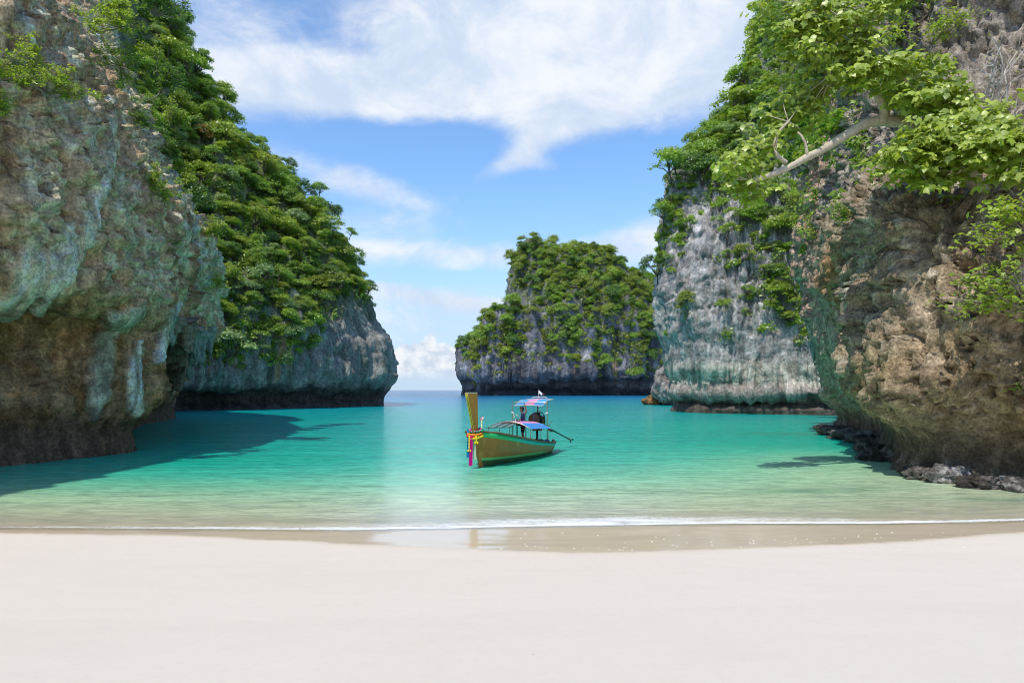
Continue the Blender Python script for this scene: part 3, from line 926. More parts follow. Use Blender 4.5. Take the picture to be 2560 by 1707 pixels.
T = blend(T, col(.42, .415, .42), sstep(n_b + .5 * (bv2 - .5), -.05, .5))
T = blend(T, col(.20, .215, .215), sstep(n_a + .5 * n_c, .05, .5) * .7)
T = blend(T, col(.26, .29, .27), sstep(n_c, .02, .4) * .4)
T = blend(T, col(.36, .26, .19), sstep(fbm(D.G * [.25, .25, .35], 3, 337), .15, .45) * (1 - sstep(z, 12, 24)) * .30)
T = blend(T, col(.40, .40, .37), band * .6)
T = blend(T, col(.30, .37, .34), band * sstep(drips + .6 * fbm(D.st(2.4, .05, 14), 3, 351), .05, .5) * .75)
T = blend(T, col(.13, .17, .16), band * sstep(fbm(D.st(2.8, .04, 19), 3, 352), .12, .35) * .6)
T = blend(T, col(.42, .44, .40), band * sstep(fbm(D.st(1.9, .06, 6), 3, 339), .0, .35) * .65)
T = blend(T, col(.33, .32, .31), (1 - sstep(z, 3.0, 4.0)) * sstep(z, 1.9, 2.6) * .8)
T = blend(T, col(.085, .12, .035), sstep(z, 26, 40) * .6)
tide = 1 - sstep(z + .5 * n_b + .7 * n_c, 1.3, 3.1)
T = blend(T, col(.080, .070, .062), tide * .93)
T = T * (1.08 + .6 * fbm(D.st(1.2, .12, 4), 4, 340)[..., None]) * [1.05, 1.01, .96]
T = T * (1 + (1 - sstep(z, 5.5, 7.5))[..., None] * np.array([.10, .0, -.04]))
D.finish(T, rock_mat('pale_grey_limestone', 2.2, .55, .6, .09), 'tall grey limestone wall with a green dripstone band above the water on the right')

# ---------------------------------------------------------------- near cliff on the right
ze = [-1.2, 0, .8, 2, 4, 5.6, 7.2, 9.4, 11, 12.5, 16, 24, 34, 39]
LE = [
    [(26, 11), (15.6, 20.7), (13.7, 23), (15.5, 29), (19.6, 38), (22.7, 48.5), (30, 60), (37, 74)],
    [(26, 11), (15.4, 20.7), (13.6, 23), (15.5, 29), (19.5, 38), (22.6, 48.5), (30, 60), (37, 74)],
    [(26.4, 11.4), (15.7, 21.1), (13.9, 23.4), (15.7, 29.3), (20.1, 38.3), (23.3, 48.9), (30.5, 60.4), (37, 74)],
    [(26, 11), (15, 20.8), (13.2, 23.1), (15.15, 29.6), (19.8, 38.2), (22.6, 48.5), (30, 60), (36.6, 74)],
    [(25, 10.6), (14.85, 20.2), (12.95, 22.8), (14.8, 30), (18.6, 37.6), (21.6, 47.6), (29, 59), (36, 74)],
    [(25, 10.6), (15.1, 20.3), (13.3, 22.9), (15.35, 30.6), (17.9, 37.3), (20.7, 46.4), (28, 58.4), (35.6, 74)],
    [(25, 10.6), (15.2, 20.2), (13.5, 23), (15.5, 31), (17.8, 37.3), (20.3, 46), (27, 58), (35.4, 74)],
    [(27, 12.6), (16.4, 22.4), (13.7, 23.6), (15.3, 31), (17.4, 37.6), (20.1, 46), (26.6, 58), (35.4, 74)],
    [(28, 14), (18, 25), (14.9, 25.8), (15.6, 31.6), (17.5, 38), (19.7, 46.2), (26.8, 58), (35.6, 74)],
    [(28, 14), (18.2, 26), (16.3, 28.3), (16.4, 32.6), (17.8, 38.6), (19.9, 46.5), (27, 58.4), (36, 74)],
    [(29, 15), (19.7, 28), (17.6, 30.2), (17.2, 33.8), (18.3, 39.4), (20.4, 47), (27.4, 58.8), (36.4, 74)],
    [(30, 15.6), (20.4, 29), (18.9, 31.8), (18.7, 36), (19.7, 41), (22.2, 48), (28.6, 60), (37.5, 74)],
    [(32, 17), (22.5, 31), (21, 33.8), (21, 38), (22, 43), (24.6, 50), (31, 62), (40, 76)],
    [(44, 26), (36, 40), (35, 43), (35, 47), (36, 52), (38, 58), (44, 68), (52, 80)],
]
E = Cliff('right_cliff', [[(x, y, z) for x, y in row[::-1]] for row, z in zip(LE, ze)], 520, 460)
z, s, t = E.z0, E.s, E.t
yE = E.G[..., 1]
far = sstep(yE, 35, 41)                       # the grey, dripstone-hung part further back
low = fbm(E.G * .2, 4, 411)
wq = fbm(E.G * .55, 3, 3)[..., None]
f1, f2 = worley(E.G * [.65, .65, .5] + .8 * wq, 44)
g1, g2 = worley(E.G * [1.7, 1.7, 1.25] + .7 * wq, 46)
h1, h2 = worley(E.G * [4.2, 4.2, 3.2] + .8 * wq, 47)
flute = fbm(E.st(.9, .09, 1.3), 4, 412, ridged=True)
up = sstep(z, 1.0, 3.2)
knob = sstep(z, 4.5, 7.5) * .7 + .5
vary = .30 + .95 * sstep(fbm(E.G * [.22, .22, .16], 3, 427), -.25, .35)
d = low * .85 + up * vary * ((.5 - f1) * .85 + (.45 - g1) * .42 * knob + (.4 - h1) * .20 * knob)
d += fbm(E.st(.28, .03, 9), 3, 428, ridged=True) * .55 * up
d += up * ((wcell(E.G * [.95, .95, .55] + .6 * wq, 461) - .5) * .60 + (wcell(E.G * [2.3, 2.3, 1.5] + .6 * wq, 462) - .5) * .28 + (wcell(E.G * [5, 5, 3.6] + .6 * wq, 463) - .5) * .10) + flute * .28 * far + fbm(E.G * 3.2, 4, 415) * .10
holes = sstep(fbm(E.G * [.9, .9, .6], 3, 418), .34, .55) * up
d -= holes * .55
crack = np.minimum(np.abs(fbm(E.G * [.34, .34, .16], 4, 419)), np.abs(fbm(E.G * [.85, .85, .5], 4, 423)) * 1.4)
d -= .50 * (1 - sstep(crack, .0, .055)) * up
d += fbm(E.st(.55, .10, 2), 4, 424, ridged=True) * .50 * up + fbm(E.G * [1.5, 1.5, .8], 4, 425, ridged=True) * .20 * up
drips = fbm(E.st(2.2, .10, 4), 4, 417, ridged=True)
bandE = far * sstep(z, 2.2, 4.0) * (1 - sstep(z, 6.5, 9.5))
d = d * (1 - .5 * bandE) + bandE * drips * .40
foot = (1 - sstep(z, .1, .9))
d += foot * (fbm(E.G * 1.5, 3, 421) * .5 + fbm(E.G * 5, 3, 422) * .16)
d = d - .8 * d[z > 2].mean()
E.push(d * (sstep(z, -1, .5) * .7 + .3))
n_a, n_b, n_c = fbm(E.G * .28, 4, 431), fbm(E.G * 1.0, 4, 432), fbm(E.st(1.6, .10, 3), 4, 433)
T = np.broadcast_to(col(.31, .25, .175), E.G.shape).copy()
T = blend(T, col(.42, .36, .28), sstep(n_a + .3 * n_b, -.1, .4))
T = blend(T, col(.56, .52, .45), sstep(n_b + .4 * n_c, .05, .5) * .85 * sstep(z, 2.0, 4))
T = blend(T, col(.17, .14, .11), sstep(fbm(E.G * [1.3, 1.3, .8], 4, 434), .12, .45) * .7)
T = blend(T, col(.24, .165, .07), (1 - sstep(z, 3.0, 5.5)) * sstep(n_a, -.4, .3) * .8)
T = blend(T, col(.36, .34, .32), far * .75)
T = blend(T, col(.30, .29, .28), sstep(z, 11.5, 13) * (1 - far) * .6)
T = blend(T, col(.19, .33, .275), bandE * sstep(drips + .7 * fbm(E.st(3.0, .07, 14), 3, 451), .1, .5) * .30)
T = blend(T, col(.45, .44, .40), bandE * sstep(fbm(E.st(3.4, .06, 21), 3, 452), .05, .35) * .7)
T = blend(T, col(.33, .36, .30), (1 - far) * sstep(fbm(E.st(.9, .05, 6), 3, 437), .22, .45) * sstep(yE, 24, 28) * sstep(z, 2, 4) * (1 - sstep(z, 7, 9)) * .7)
orange = np.exp(-((yE - 34.5) / 2.2) ** 2) * sstep(fbm(E.st(.8, .09, 8), 3, 436) , -.45, .05) * sstep(z, 5.4, 6.6) * (1 - sstep(z, 9.0, 10.5))
T = blend(T, col(.46, .22, .075), orange * .9)
T = blend(T, col(.16, .12, .08), sstep(n_a + .5 * n_c, .25, .6) * .5)
tide = 1 - sstep(z + .35 * n_b, .7, 2.1)
T = blend(T, col(.060, .048, .038), tide * .75)
shell = foot * sstep(fbm(E.G * 1.1, 3, 439) + .3 * fbm(E.G * 7, 3, 440), .0, .4) * sstep(yE, 40, 28)
T = blend(T, col(.34, .31, .29), shell * .85)
T = T * (1.46 + 1.0 * (fbm(E.G * 3.0, 4, 447))[..., None]) * [1.06, 1.0, .92]
T = T * (1 + far[..., None] * np.array([.28, -.02, -.14]))
E.finish(T, rock_mat('tan_limestone', 6.0, .85, .75, .05), 'rugged tan limestone cliff full of knobs and hollows on the right shore')

# ================================================================== plants
def leaf_mat(name, c0, c1, c2, gloss=.6, trans=.44):
    """leaf colours run from c0 to c1 from leaf to leaf, and toward c2 from plant to plant"""
    m, q = new_mat(name)
    lv = q.n('ShaderNodeVertexColor', layer_name='leafv').outputs[0]
    a, b, _ = q.sep(lv)
    rnd = q.n('ShaderNodeObjectInfo').outputs['Random']
    c = q.mix(a, c0, c1)
    c = q.mix(q.smooth(rnd, .35, 1.0), c, q.mix(a, [x * .7 for x in c2], c2))
    c = q.mix(1.0, c, q.mix(b, (.72, .74, .75), (1.28, 1.24, 1.1)), 'MULTIPLY')
    p = q.n('ShaderNodeBsdfPrincipled', {'Base Color': c, 'Roughness': .38, 'Specular IOR Level': gloss})
    t = q.n('ShaderNodeBsdfTranslucent', {'Color': q.mix(1.0, c, (1.35, 1.45, .6), 'MULTIPLY')})
    s = q.n('ShaderNodeMixShader', {0: trans, 1: p.outputs[0], 2: t.outputs[0]})
    finish(q, s.outputs[0])
    return m


M_LEAF = {
    'dark green': leaf_mat('dark_leaves', (.075, .150, .034), (.190, .310, .060), (.130, .225, .048)),
    'mid green': leaf_mat('mid_leaves', (.165, .285, .042), (.370, .500, .080), (.270, .400, .062)),
    'yellow green': leaf_mat('yellow_leaves', (.235, .335, .045), (.430, .500, .090), (.330, .430, .075)),
    'grey green': leaf_mat('grey_leaves', (.190, .290, .140), (.440, .530, .270), (.280, .400, .180)),
    'olive green': leaf_mat('olive_leaves', (.200, .260, .040), (.400, .450, .072), (.290, .350, .056)),
    'rusty orange': leaf_mat('rusty_leaves', (0.367, 0.197, 0.063), (0.560, 0.328, 0.116), (0.433, 0.279, 0.098)),
}
M_BARK = plain('grey_bark', (.26, .22, .17), .85, var=.3, scale=9, bump=.4)
M_BARK_DARK = plain('brown_bark', (.13, .105, .08), .9, var=.3, scale=4, bump=.3)


def leaf_quads(Cn, Nn, size, rng, aspect=.55, lobe_id=None):
    """diamond-shaped leaves, slightly folded along the midrib: 2 triangles each"""
    n = len(Cn)
    r = rng.normal(size=(n, 3))
    u = np.cross(Nn, r)
    u /= np.maximum(np.linalg.norm(u, axis=1, keepdims=True), 1e-6)
    v = np.cross(Nn, u)
    sz = (size * rng.uniform(.65, 1.35, n))[:, None]
    V = np.stack((Cn - u * sz, Cn - v * sz * aspect + Nn * sz * .15, Cn + u * sz, Cn + v * sz * aspect + Nn * sz * .15), 1)
    F = np.arange(n * 4).reshape(n, 4)
    a = rng.random(n)
    b = rng.random(n) if lobe_id is None else np.clip(rng.random(int(lobe_id.max()) + 1)[lobe_id] * .8 + rng.random(n) * .2, 0, 1)
    lv = np.repeat(np.stack((a, b, 0 * a), 1), 4, 0)
    return V.reshape(-1, 3), F, lv


def crown_points(style, n, rng):
    """leaf positions and normals of a crown about 1 m in radius"""
    if style == 'round':
        k, rr, zc, fl = 20, (.24, .42), .70, .95
    elif style == 'spreading':
        k, rr, zc, fl = 17, (.24, .40), .62, .70
    elif style == 'layered':
        k, rr, zc, fl = 12, (.30, .52), .70, .80
    elif style == 'open':
        k, rr, zc, fl = 13, (.17, .30), .80, .85
    else:                                    # 'trailing'
        k, rr, zc, fl = 14, (.20, .34), -.25, 1.15
    L = []
    for i in range(k):
        a = rng.uniform(0, 2 * math.pi)
        h = rng.uniform(-.25, 1)
        rad_ = math.sqrt(max(0, 1 - h * h)) * rng.uniform(.45, .80)
        L.append((rad_ * math.cos(a), rad_ * math.sin(a), zc + h * .62 * fl, rng.uniform(*rr)))
    L = np.array(L)
    w = L[:, 3] ** 2
    li = rng.choice(k, n, p=w / w.sum())
    D = rng.normal(size=(n, 3))
    D[:, 2] = np.where(D[:, 2] < -.2, -D[:, 2] * .7, D[:, 2])
    D /= np.linalg.norm(D, axis=1, keepdims=True)
    rr_ = L[li, 3:4] * np.clip(rng.normal(.95, .24, (n, 1)), .2, 1.5)
    flat = .26 if style == 'layered' else .8
    Pn = L[li, :3] + D * rr_ * [1, 1, flat]
    N_ = D * .8 + [0, 0, .55 if style != 'layered' else 1.2] + rng.normal(size=(n, 3)) * .38
    N_ /= np.linalg.norm(N_, axis=1, keepdims=True)
    return Pn, N_, li, L


def make_crown(name, style, n, size, seed):
    rng = np.random.default_rng(seed)
    Pn, N_, li, L = crown_points(style, n, rng)
    V, F, lv = leaf_quads(Pn, N_, size, rng, .58, li)
    me = raw_mesh(name, V, F)
    vcol(me, 'leafv', lv)
    # trunk and limbs that run up to the leaf clumps
    mb = MB()
    base = np.array([0, 0, -.35])
    fork = np.array([rng.uniform(-.1, .1), rng.uniform(-.1, .1), .18 if style != 'trailing' else .0])
    mb.tube([base, (base + fork) / 2 + rng.normal(size=3) * .03, fork], [.060, .050, .042], 5)
    for l in L[rng.permutation(len(L))[:7]]:
        e = l[:3]
        mid = (fork + e) / 2 + np.array([0, 0, .05]) + rng.normal(size=3) * .06
        mb.tube([fork, mid, e], [.034, .022, .008], 4)
    tm = mb.mesh(name + '_wood')
    return me, tm


STYLES = ('round', 'spreading', 'layered', 'open', 'trailing')
PROTO = {}
for i_, st_ in enumerate(STYLES):
    PROTO[st_] = [make_crown('crown', st_, 1500 if st_ != 'open' else 900, .064, 900 + i_ * 10 + j_) for j_ in range(3)]
PROTO_FINE = {st_: [make_crown('crown', st_, 2600 if st_ != 'open' else 1600, .043, 1900 + i_ * 10 + j_) for j_ in range(2)] for i_, st_ in enumerate(STYLES)}
PROTO_LEAFY = {st_: [make_crown('crown', st_, 420 if st_ != 'open' else 260, .115, 2900 + i_ * 10 + j_) for j_ in range(2)] for i_, st_ in enumerate(STYLES)}
ORD = ['first', 'second', 'third', 'fourth', 'fifth', 'sixth', 'seventh', 'eighth', 'ninth', 'tenth', 'eleventh', 'twelfth', 'thirteenth', 'fourteenth', 'fifteenth',
       'sixteenth', 'seventeenth', 'eighteenth', 'nineteenth', 'twentieth']
for d_ in ('twenty', 'thirty', 'forty', 'fifty'):
    if d_ != 'twenty': ORD.append(d_[:-1] + 'ieth')
    ORD += [d_ + '-' + o_ for o_ in ORD[:9]]


def proj(p):
    p = np.asarray(p)
    return 1280 + p[..., 0] / np.maximum(p[..., 1], .1) * FPX, 975 - (p[..., 2] - CAM_H) / np.maximum(p[..., 1], .1) * FPX


def pick(cliff, n, weight, rlo, rhi, seed, gap=.62, face=-.15):
    """spots for plants on a rock face: kept apart by their own size"""
    rng = np.random.default_rng(seed)
    G, N = cliff.G.reshape(-1, 3), cliff.N.reshape(-1, 3)
    to = np.array([0, 0, CAM_H]) - G
    to /= np.linalg.norm(to, axis=1, keepdims=True)
    sgn = 1.0
    facing = np.sum(N * to, 1) * sgn
    px, py = proj(G)
    w = weight(px, py, G, N) * (facing > face) * (px > -120) * (px < 2680) * (py > -160)
    # even out the sampling density over the face
    du = np.linalg.norm(np.gradient(cliff.G, axis=1), axis=-1) * np.linalg.norm(np.gradient(cliff.G, axis=0), axis=-1)
    w = w * np.sqrt(du.ravel())
    if w.sum() <= 0:
        return []
    cand = rng.choice(len(G), min(n * 40, 30000), p=w / w.sum())
    acc_p, acc_r, out = np.zeros((n, 3)), np.zeros(n), []
    for i in cand:
        r = rlo + (rhi - rlo) * rng.random() ** 1.6
        m_ = len(out)
        if m_ and np.min(np.linalg.norm(acc_p[:m_] - G[i], axis=1) - gap * (acc_r[:m_] + r)) < 0:
            continue
        acc_p[m_], acc_r[m_] = G[i], r
        out.append((G[i], N[i], r))
        if len(out) >= n:
            break
    return out


def plant_all(spots, protos, place, group, kinds, styles, seed, parts=True, bands=7, out_f=.25, tall=1.0, tree_r=1.2, bark=None, style_of=None, colour_of=None):
    """one thing per plant: an Empty with trunk and crown, copied from the kind it belongs to"""
    rng = np.random.default_rng(seed)
    rows = []
    for (p, nrm, r) in spots:
        px, py = proj(p)
        rows.append((p, nrm, r, float(px), float(py)))
    if not rows:
        return
    rows.sort(key=lambda a: a[4])
    nb = max(1, min(bands, len(rows) // 5))
    per = int(math.ceil(len(rows) / nb))
    bandname = {1: ['along the face'], 2: ['top', 'bottom'], 3: ['top', 'middle', 'bottom'], 4: ['top', 'second', 'third', 'bottom']}.get(nb) or \
        ['top'] + [ORD[i] for i in range(1, nb - 1)] + ['bottom']
    done = {}
    for bi in range(nb):
        for j, (p, nrm, r, px, py) in enumerate(sorted(rows[bi * per:(bi + 1) * per], key=lambda a: a[3])):
            stl = style_of(px, py, rng) if style_of else styles[rng.integers(len(styles))]
            colr_ = colour_of(px, py, rng) if colour_of else kinds[rng.integers(len(kinds))]
            pi = rng.integers(len(protos[stl]))
            kind = 'tree' if (stl in ('round', 'layered', 'spreading') and r > tree_r) else 'shrub'
            key = (stl, pi, colr_, kind)
            name = kind
            h = np.array(nrm, float)
            loc = np.asarray(p) + h * r * out_f * (1 if stl != 'trailing' else .5)
            if parts:
                if key not in done:
                    root = empty(name)
                    cm, tm = protos[stl][pi]
                    cr = link('crown', cm, None, root)
                    tr = link('trunk', tm, bark or M_BARK_DARK, root)
                    if len(cm.materials) == 0:
                        cm.materials.append(None)
                    cr.material_slots[0].link = 'OBJECT'
                    cr.material_slots[0].material = M_LEAF[colr_]
                    done[key] = root, cr, tr
                    CROWN_OF.setdefault(stl, []).append(cr)
                else:
                    r0, c0, t0 = done[key]
                    root, cr, tr = r0.copy(), c0.copy(), t0.copy()
                    C.objects.link(root)
                    for ch in (cr, tr):
                        C.objects.link(ch)
                        ch.parent = root
            else:
                if key not in done:
                    cm, tm = protos[stl][pi]
                    if len(cm.materials) == 0:
                        cm.materials.append(None)
                    root = link(name, cm)
                    root.material_slots[0].link = 'OBJECT'
                    root.material_slots[0].material = M_LEAF[colr_]
                    done[key] = root
                else:
                    root = done[key].copy()
                    C.objects.link(root)
            root.name = name
            root.location = loc
            sx = r * rng.uniform(.85, 1.15)
            root.scale = (sx, sx, r * tall * rng.uniform(.8, 1.12))
            # lean out from the rock a little
            lean = Vector((h[0] * .30, h[1] * .30, 1)).normalized()
            root.rotation_euler = (lean.to_track_quat('Z', 'Y') @ Vector((0, 0, 1)).rotation_difference(Vector((0, 0, 1)))).to_euler()
            root.rotation_euler.rotate_axis('Z', rng.uniform(0, 6.28))
            rowtxt = ('in the ' + bandname[bi] + ' row on') if nb > 1 else 'along'
            tag(root, f'{colr_} {stl} {kind}, {ORD[j]} from the left {rowtxt} {place}', kind, group)


def undergrowth(name, cliff, n, weight, rlo, rhi, per, leaf, mat, seed, label, face=-.3):
    """creepers and small growth that cover the rock between the plants one can count"""
    rng = np.random.default_rng(seed)
    sp = pick(cliff, n, weight, rlo, rhi, seed, .30, face)
    Cs, Ns, ids = [], [], []
    for i, (p, nrm, r) in enumerate(sp):
        D = rng.normal(size=(per, 3))
        D /= np.linalg.norm(D, axis=1, keepdims=True)
        D = np.where((D @ nrm)[:, None] < 0, -D * [1, 1, 1], D)
        Cs.append(p + D * r * np.clip(rng.normal(.8, .25, (per, 1)), 0, 1.2) * [1, 1, .75])
        N_ = D * .6 + nrm * .3 + [0, 0, .55] + rng.normal(size=(per, 3)) * .4
        Ns.append(N_ / np.linalg.norm(N_, axis=1, keepdims=True))
        ids.append(np.full(per, i))
    if not Cs:
        return
    V, F, lv = leaf_quads(np.concatenate(Cs), np.concatenate(Ns), leaf, rng, .6, np.concatenate(ids))
    me = raw_mesh(name, V, F)
    # clump colour also stands in for the kind of plant
    vcol(me, 'leafv', lv)
    o = link(name, me, mat)
    tag(o, label, kind='stuff')
    return o


def forest(name, cliff, n, weight, rlo, rhi, seed, gap, protos, mats, label, tall=1.0, out_f=.1):
    """the many smaller crowns that fill in between: one object, its crowns placed by geometry nodes"""
    rng = np.random.default_rng(seed)
    sp = pick(cliff, n, weight, rlo, rhi, seed, gap)
    if not sp:
        return
    pos = np.array([p + nn * r * out_f for p, nn, r in sp], np.float32)
    scl = np.array([(r * rng.uniform(.9, 1.1), r * rng.uniform(.9, 1.1), r * tall * rng.uniform(.85, 1.1)) for _, _, r in sp], np.float32)
    rot = np.stack((rng.uniform(-.2, .2, len(sp)), rng.uniform(-.2, .2, len(sp)), rng.uniform(0, 6.28, len(sp))), 1).astype(np.float32)
    which = rng.integers(len(protos) * len(mats), size=len(sp)).astype(np.int32)
    me = bpy.data.meshes.new(name)
    me.vertices.add(len(sp))
    me.vertices.foreach_set('co', pos.ravel())
    for nm, arr, tp, fld in (('scl', scl, 'FLOAT_VECTOR', 'vector'), ('rot', rot, 'FLOAT_VECTOR', 'vector'), ('which', which, 'INT', 'value')):
        at = me.attributes.new(nm, tp, 'POINT')
        at.data.foreach_set(fld, arr.ravel())
    o = link(name, me)
    ng = bpy.data.node_groups.new(name, 'GeometryNodeTree')
    ng.interface.new_socket('Geometry', in_out='INPUT', socket_type='NodeSocketGeometry')
    ng.interface.new_socket('Geometry', in_out='OUTPUT', socket_type='NodeSocketGeometry')
    N_ = ng.nodes
    gi, go, jn = N_.new('NodeGroupInput'), N_.new('NodeGroupOutput'), N_.new('GeometryNodeJoinGeometry')

    def attr(nm, tp):
        a = N_.new('GeometryNodeInputNamedAttribute')
        a.data_type = tp
        a.inputs['Name'].default_value = nm
        return [s_ for s_ in a.outputs if s_.enabled and s_.name == 'Attribute'][0]
    aw, asc, aro = attr('which', 'INT'), attr('scl', 'FLOAT_VECTOR'), attr('rot', 'FLOAT_VECTOR')
    kk = 0
    for mt in mats:
        for src in protos:
            oi = N_.new('GeometryNodeObjectInfo')
            oi.inputs['Object'].default_value = src
            oi.transform_space = 'ORIGINAL'
            cmp_ = N_.new('FunctionNodeCompare')
            cmp_.data_type, cmp_.operation = 'INT', 'EQUAL'
            ii = [s_ for s_ in cmp_.inputs if s_.enabled and s_.type == 'INT']
            ng.links.new(aw, ii[0])
            ii[1].default_value = kk
            ip = N_.new('GeometryNodeInstanceOnPoints')
            ng.links.new(gi.outputs[0], ip.inputs['Points'])
            ng.links.new(cmp_.outputs[0], ip.inputs['Selection'])
            ng.links.new(oi.outputs['Geometry'], ip.inputs['Instance'])
            ng.links.new(aro, ip.inputs['Rotation'])
            ng.links.new(asc, ip.inputs['Scale'])
            sm_ = N_.new('GeometryNodeSetMaterial')
            sm_.inputs['Material'].default_value = mt
            ng.links.new(ip.outputs[0], sm_.inputs[0])
            ng.links.new(sm_.outputs[0], jn.inputs[0])
            kk += 1
    ng.links.new(jn.outputs[0], go.inputs[0])
    o.modifiers.new('forest', 'NODES').node_group = ng
    tag(o, label, kind='stuff')
    return o


CROWN_OF = {}
# ---- left headland: trees down to the overhang, bare rock at the nose
def veg_line(px):
    return np.interp(px, [200, 420, 520, 640, 760, 830, 900, 960, 1000], [930, 890, 905, 925, 900, 800, 735, 730, 700])


def wB(px, py, G, N):
    n = fbm(G * .09, 3, 501)
    w = np.where(py < veg_line(px) + 60 * n, 1.0, 0.0)
    bare = sstep(fbm(G * [.11, .11, .07], 3, 502), .22, .45) * sstep(px, 640, 760)
    vis = (px > 345)
    return w * (1 - .93 * bare) * vis + .0


def colB(px, py, rng):
    u = rng.random()
    warm = .06 + np.clip((680 - px) / 240, 0, 1) * .36
    low = np.clip((py - 640) / 200, 0, 1)
    if abs(px - 508) < 22 and abs(py - 375) < 26:
        return 'rusty orange'
    if u < .10 + warm + .08 * low: return 'yellow green'
    if u < .50 + warm * .6: return 'mid green'
    if u < .68: return 'olive green'
    if u < .80: return 'grey green'
    return 'dark green'


def styB(px, py, rng):
    if py > 640:
        return ('layered', 'spreading', 'open', 'round', 'open')[rng.integers(5)]
    return ('round', 'round', 'spreading', 'round', 'open')[rng.integers(5)]


spB = pick(B, 195, wB, 1.6, 3.5, 61, .54)
plant_all(spB, PROTO, 'the left headland', 'trees and shrubs covering the left headland', None, None, 62, style_of=styB, colour_of=colB, bands=14, out_f=.12, tree_r=1.9)
src_round = [c_ for c_ in CROWN_OF['round'] + CROWN_OF['spreading'] + CROWN_OF['open']][:4]
forest('headland_forest', B, 760, wB, .9, 2.1, 64, .38, src_round, [M_LEAF[c_] for c_ in ('mid green', 'mid green', 'olive green', 'grey green', 'yellow green', 'dark green')],
       'smaller tree crowns packed between the larger trees of the left headland')
undergrowth('headland_undergrowth', B, 1500, wB, .7, 1.5, 40, .26, M_LEAF['mid green'], 63, 'dense low growth covering the left headland between its trees')


def wI(px, py, G, N):
    n = fbm(G * .03, 3, 511)
    line = np.interp(px, [1140, 1180, 1260, 1340, 1500, 1600, 1700], [915, 945, 930, 920, 930, 945, 945])
    dens = sstep(line + 50 * n - py, -30, 110)
    bare = sstep(fbm(G * [.045, .045, .03], 3, 512), .10, .32)
    wall = sstep(px, 1290, 1270) * (np.abs(py - 690) < 80)
    return np.clip(dens * 1.0, 0, 1) ** 1.3 * (1 - .80 * bare * sstep(py, 640, 720)) * (1 - wall) * (px < 1720) * np.where(py > 960, 0, 1)


def colI(px, py, rng):
    u = rng.random()
    return 'dark green' if u < .30 else 'olive green' if u < .62 else 'mid green' if u < .94 else 'yellow green'


spI = pick(I, 195, wI, 2.7, 5.6, 71, .52)
plant_all(spI, PROTO, 'the island', 'trees on the rock island', None, ('round', 'round', 'spreading', 'round'), 72, parts=False, bands=12, colour_of=colI, out_f=.05, tall=1.1, tree_r=3.2)
forest('island_forest', I, 950, wI, 1.4, 3.3, 74, .32, src_round, [M_LEAF[c_] for c_ in ('mid green', 'olive green', 'olive green', 'dark green', 'mid green')],
       'smaller tree crowns packed between the larger trees of the rock island', 1.08, .04)
undergrowth('island_undergrowth', I, 1900, wI, 1.1, 2.8, 32, .46, M_LEAF['olive green'], 73, 'low growth clinging to the rock island between its trees')


def wD(px, py, G, N):
    n = fbm(G * .11, 3, 521)
    top = sstep(py, 470, 330)
    mid = sstep(n, -.18, .25) * sstep(py, 860, 600) * .8
    right = sstep(px, 1800, 1940) * sstep(py, 880, 740) * .9
    return np.clip(top + mid + right, 0, 1) * (py < 860) * (px < 2080)


def colD(px, py, rng):
    u = rng.random()
    if px > 1850 and py > 400: return 'yellow green' if u < .45 else 'mid green'
    return 'yellow green' if u < .22 else 'mid green' if u < .60 else 'grey green' if u < .74 else 'olive green' if u < .86 else 'dark green'


spD = pick(D, 135, wD, 1.2, 3.0, 81, .48)
plant_all(spD, PROTO, 'the grey wall', 'shrubs and trees on the grey right wall', None, ('round', 'spreading', 'open', 'open', 'trailing', 'layered'), 82, bands=9, colour_of=colD, out_f=.18, tree_r=1.5)
forest('wall_forest', D, 620, wD, .8, 1.9, 86, .40, [c_ for c_ in CROWN_OF['open'] + CROWN_OF['trailing'] + CROWN_OF['round']][:5], [M_LEAF[c_] for c_ in ('mid green', 'yellow green', 'mid green', 'grey green')],
       'smaller shrubs between the larger ones on the grey wall', 1.0, .15)
undergrowth('wall_undergrowth', D, 1000, wD, .5, 1.3, 40, .21, M_LEAF['mid green'], 83, 'small plants growing from cracks of the grey right wall')
# trees that stand out against the sky along the wall's left edge
spots = []
for px, py, d_, r in ((1640, 432, 95, 2.6), (1622, 540, 94, 1.7), (1645, 600, 94, 1.1), (1745, 345, 103, 2.6), (1830, 252, 115, 2.6), (1872, 165, 121, 3.0), (1893, 90, 125, 3.6), (1650, 690, 93.5, 2.0), (1655, 770, 93, 1.4), (1700, 395, 100, 2.2), (1920, 25, 128, 3.4)):
    spots.append((np.array(P(px + 40, py + 18, d_)), np.array([-.6, -.6, .3]), r))
plant_all(spots, PROTO, 'the grey wall skyline', 'trees along the skyline of the grey right wall', None, ('open', 'round', 'round'), 84, bands=1, colour_of=lambda px, py, rng: 'mid green' if py > 200 else 'dark green', out_f=.3)

# trees that stand off the headland's nose against the sky
spots = []
for px, py, d_, r in ((876, 640, 136, 1.1), (890, 700, 136, 1.2), (921, 765, 134, 1.4), (938, 830, 133, 1.1), (872, 585, 138, 1.5), (835, 530, 138, 1.5), (795, 480, 139, 1.7), (712, 420, 139, 2.2), (645, 365, 139, 2.0), (560, 250, 139, 2.6), (500, 160, 139, 2.4), (440, 60, 139, 3.0)):
    spots.append((np.array(P(px, py + 10, d_)), np.array([.8, -.3, .3]), r))
plant_all(spots, PROTO, 'the headland skyline', 'trees along the skyline of the left headland', None, ('round', 'open', 'spreading'), 85, bands=1, colour_of=lambda px, py, rng: ('dark green', 'mid green', 'dark green')[rng.integers(3)], out_f=.2)

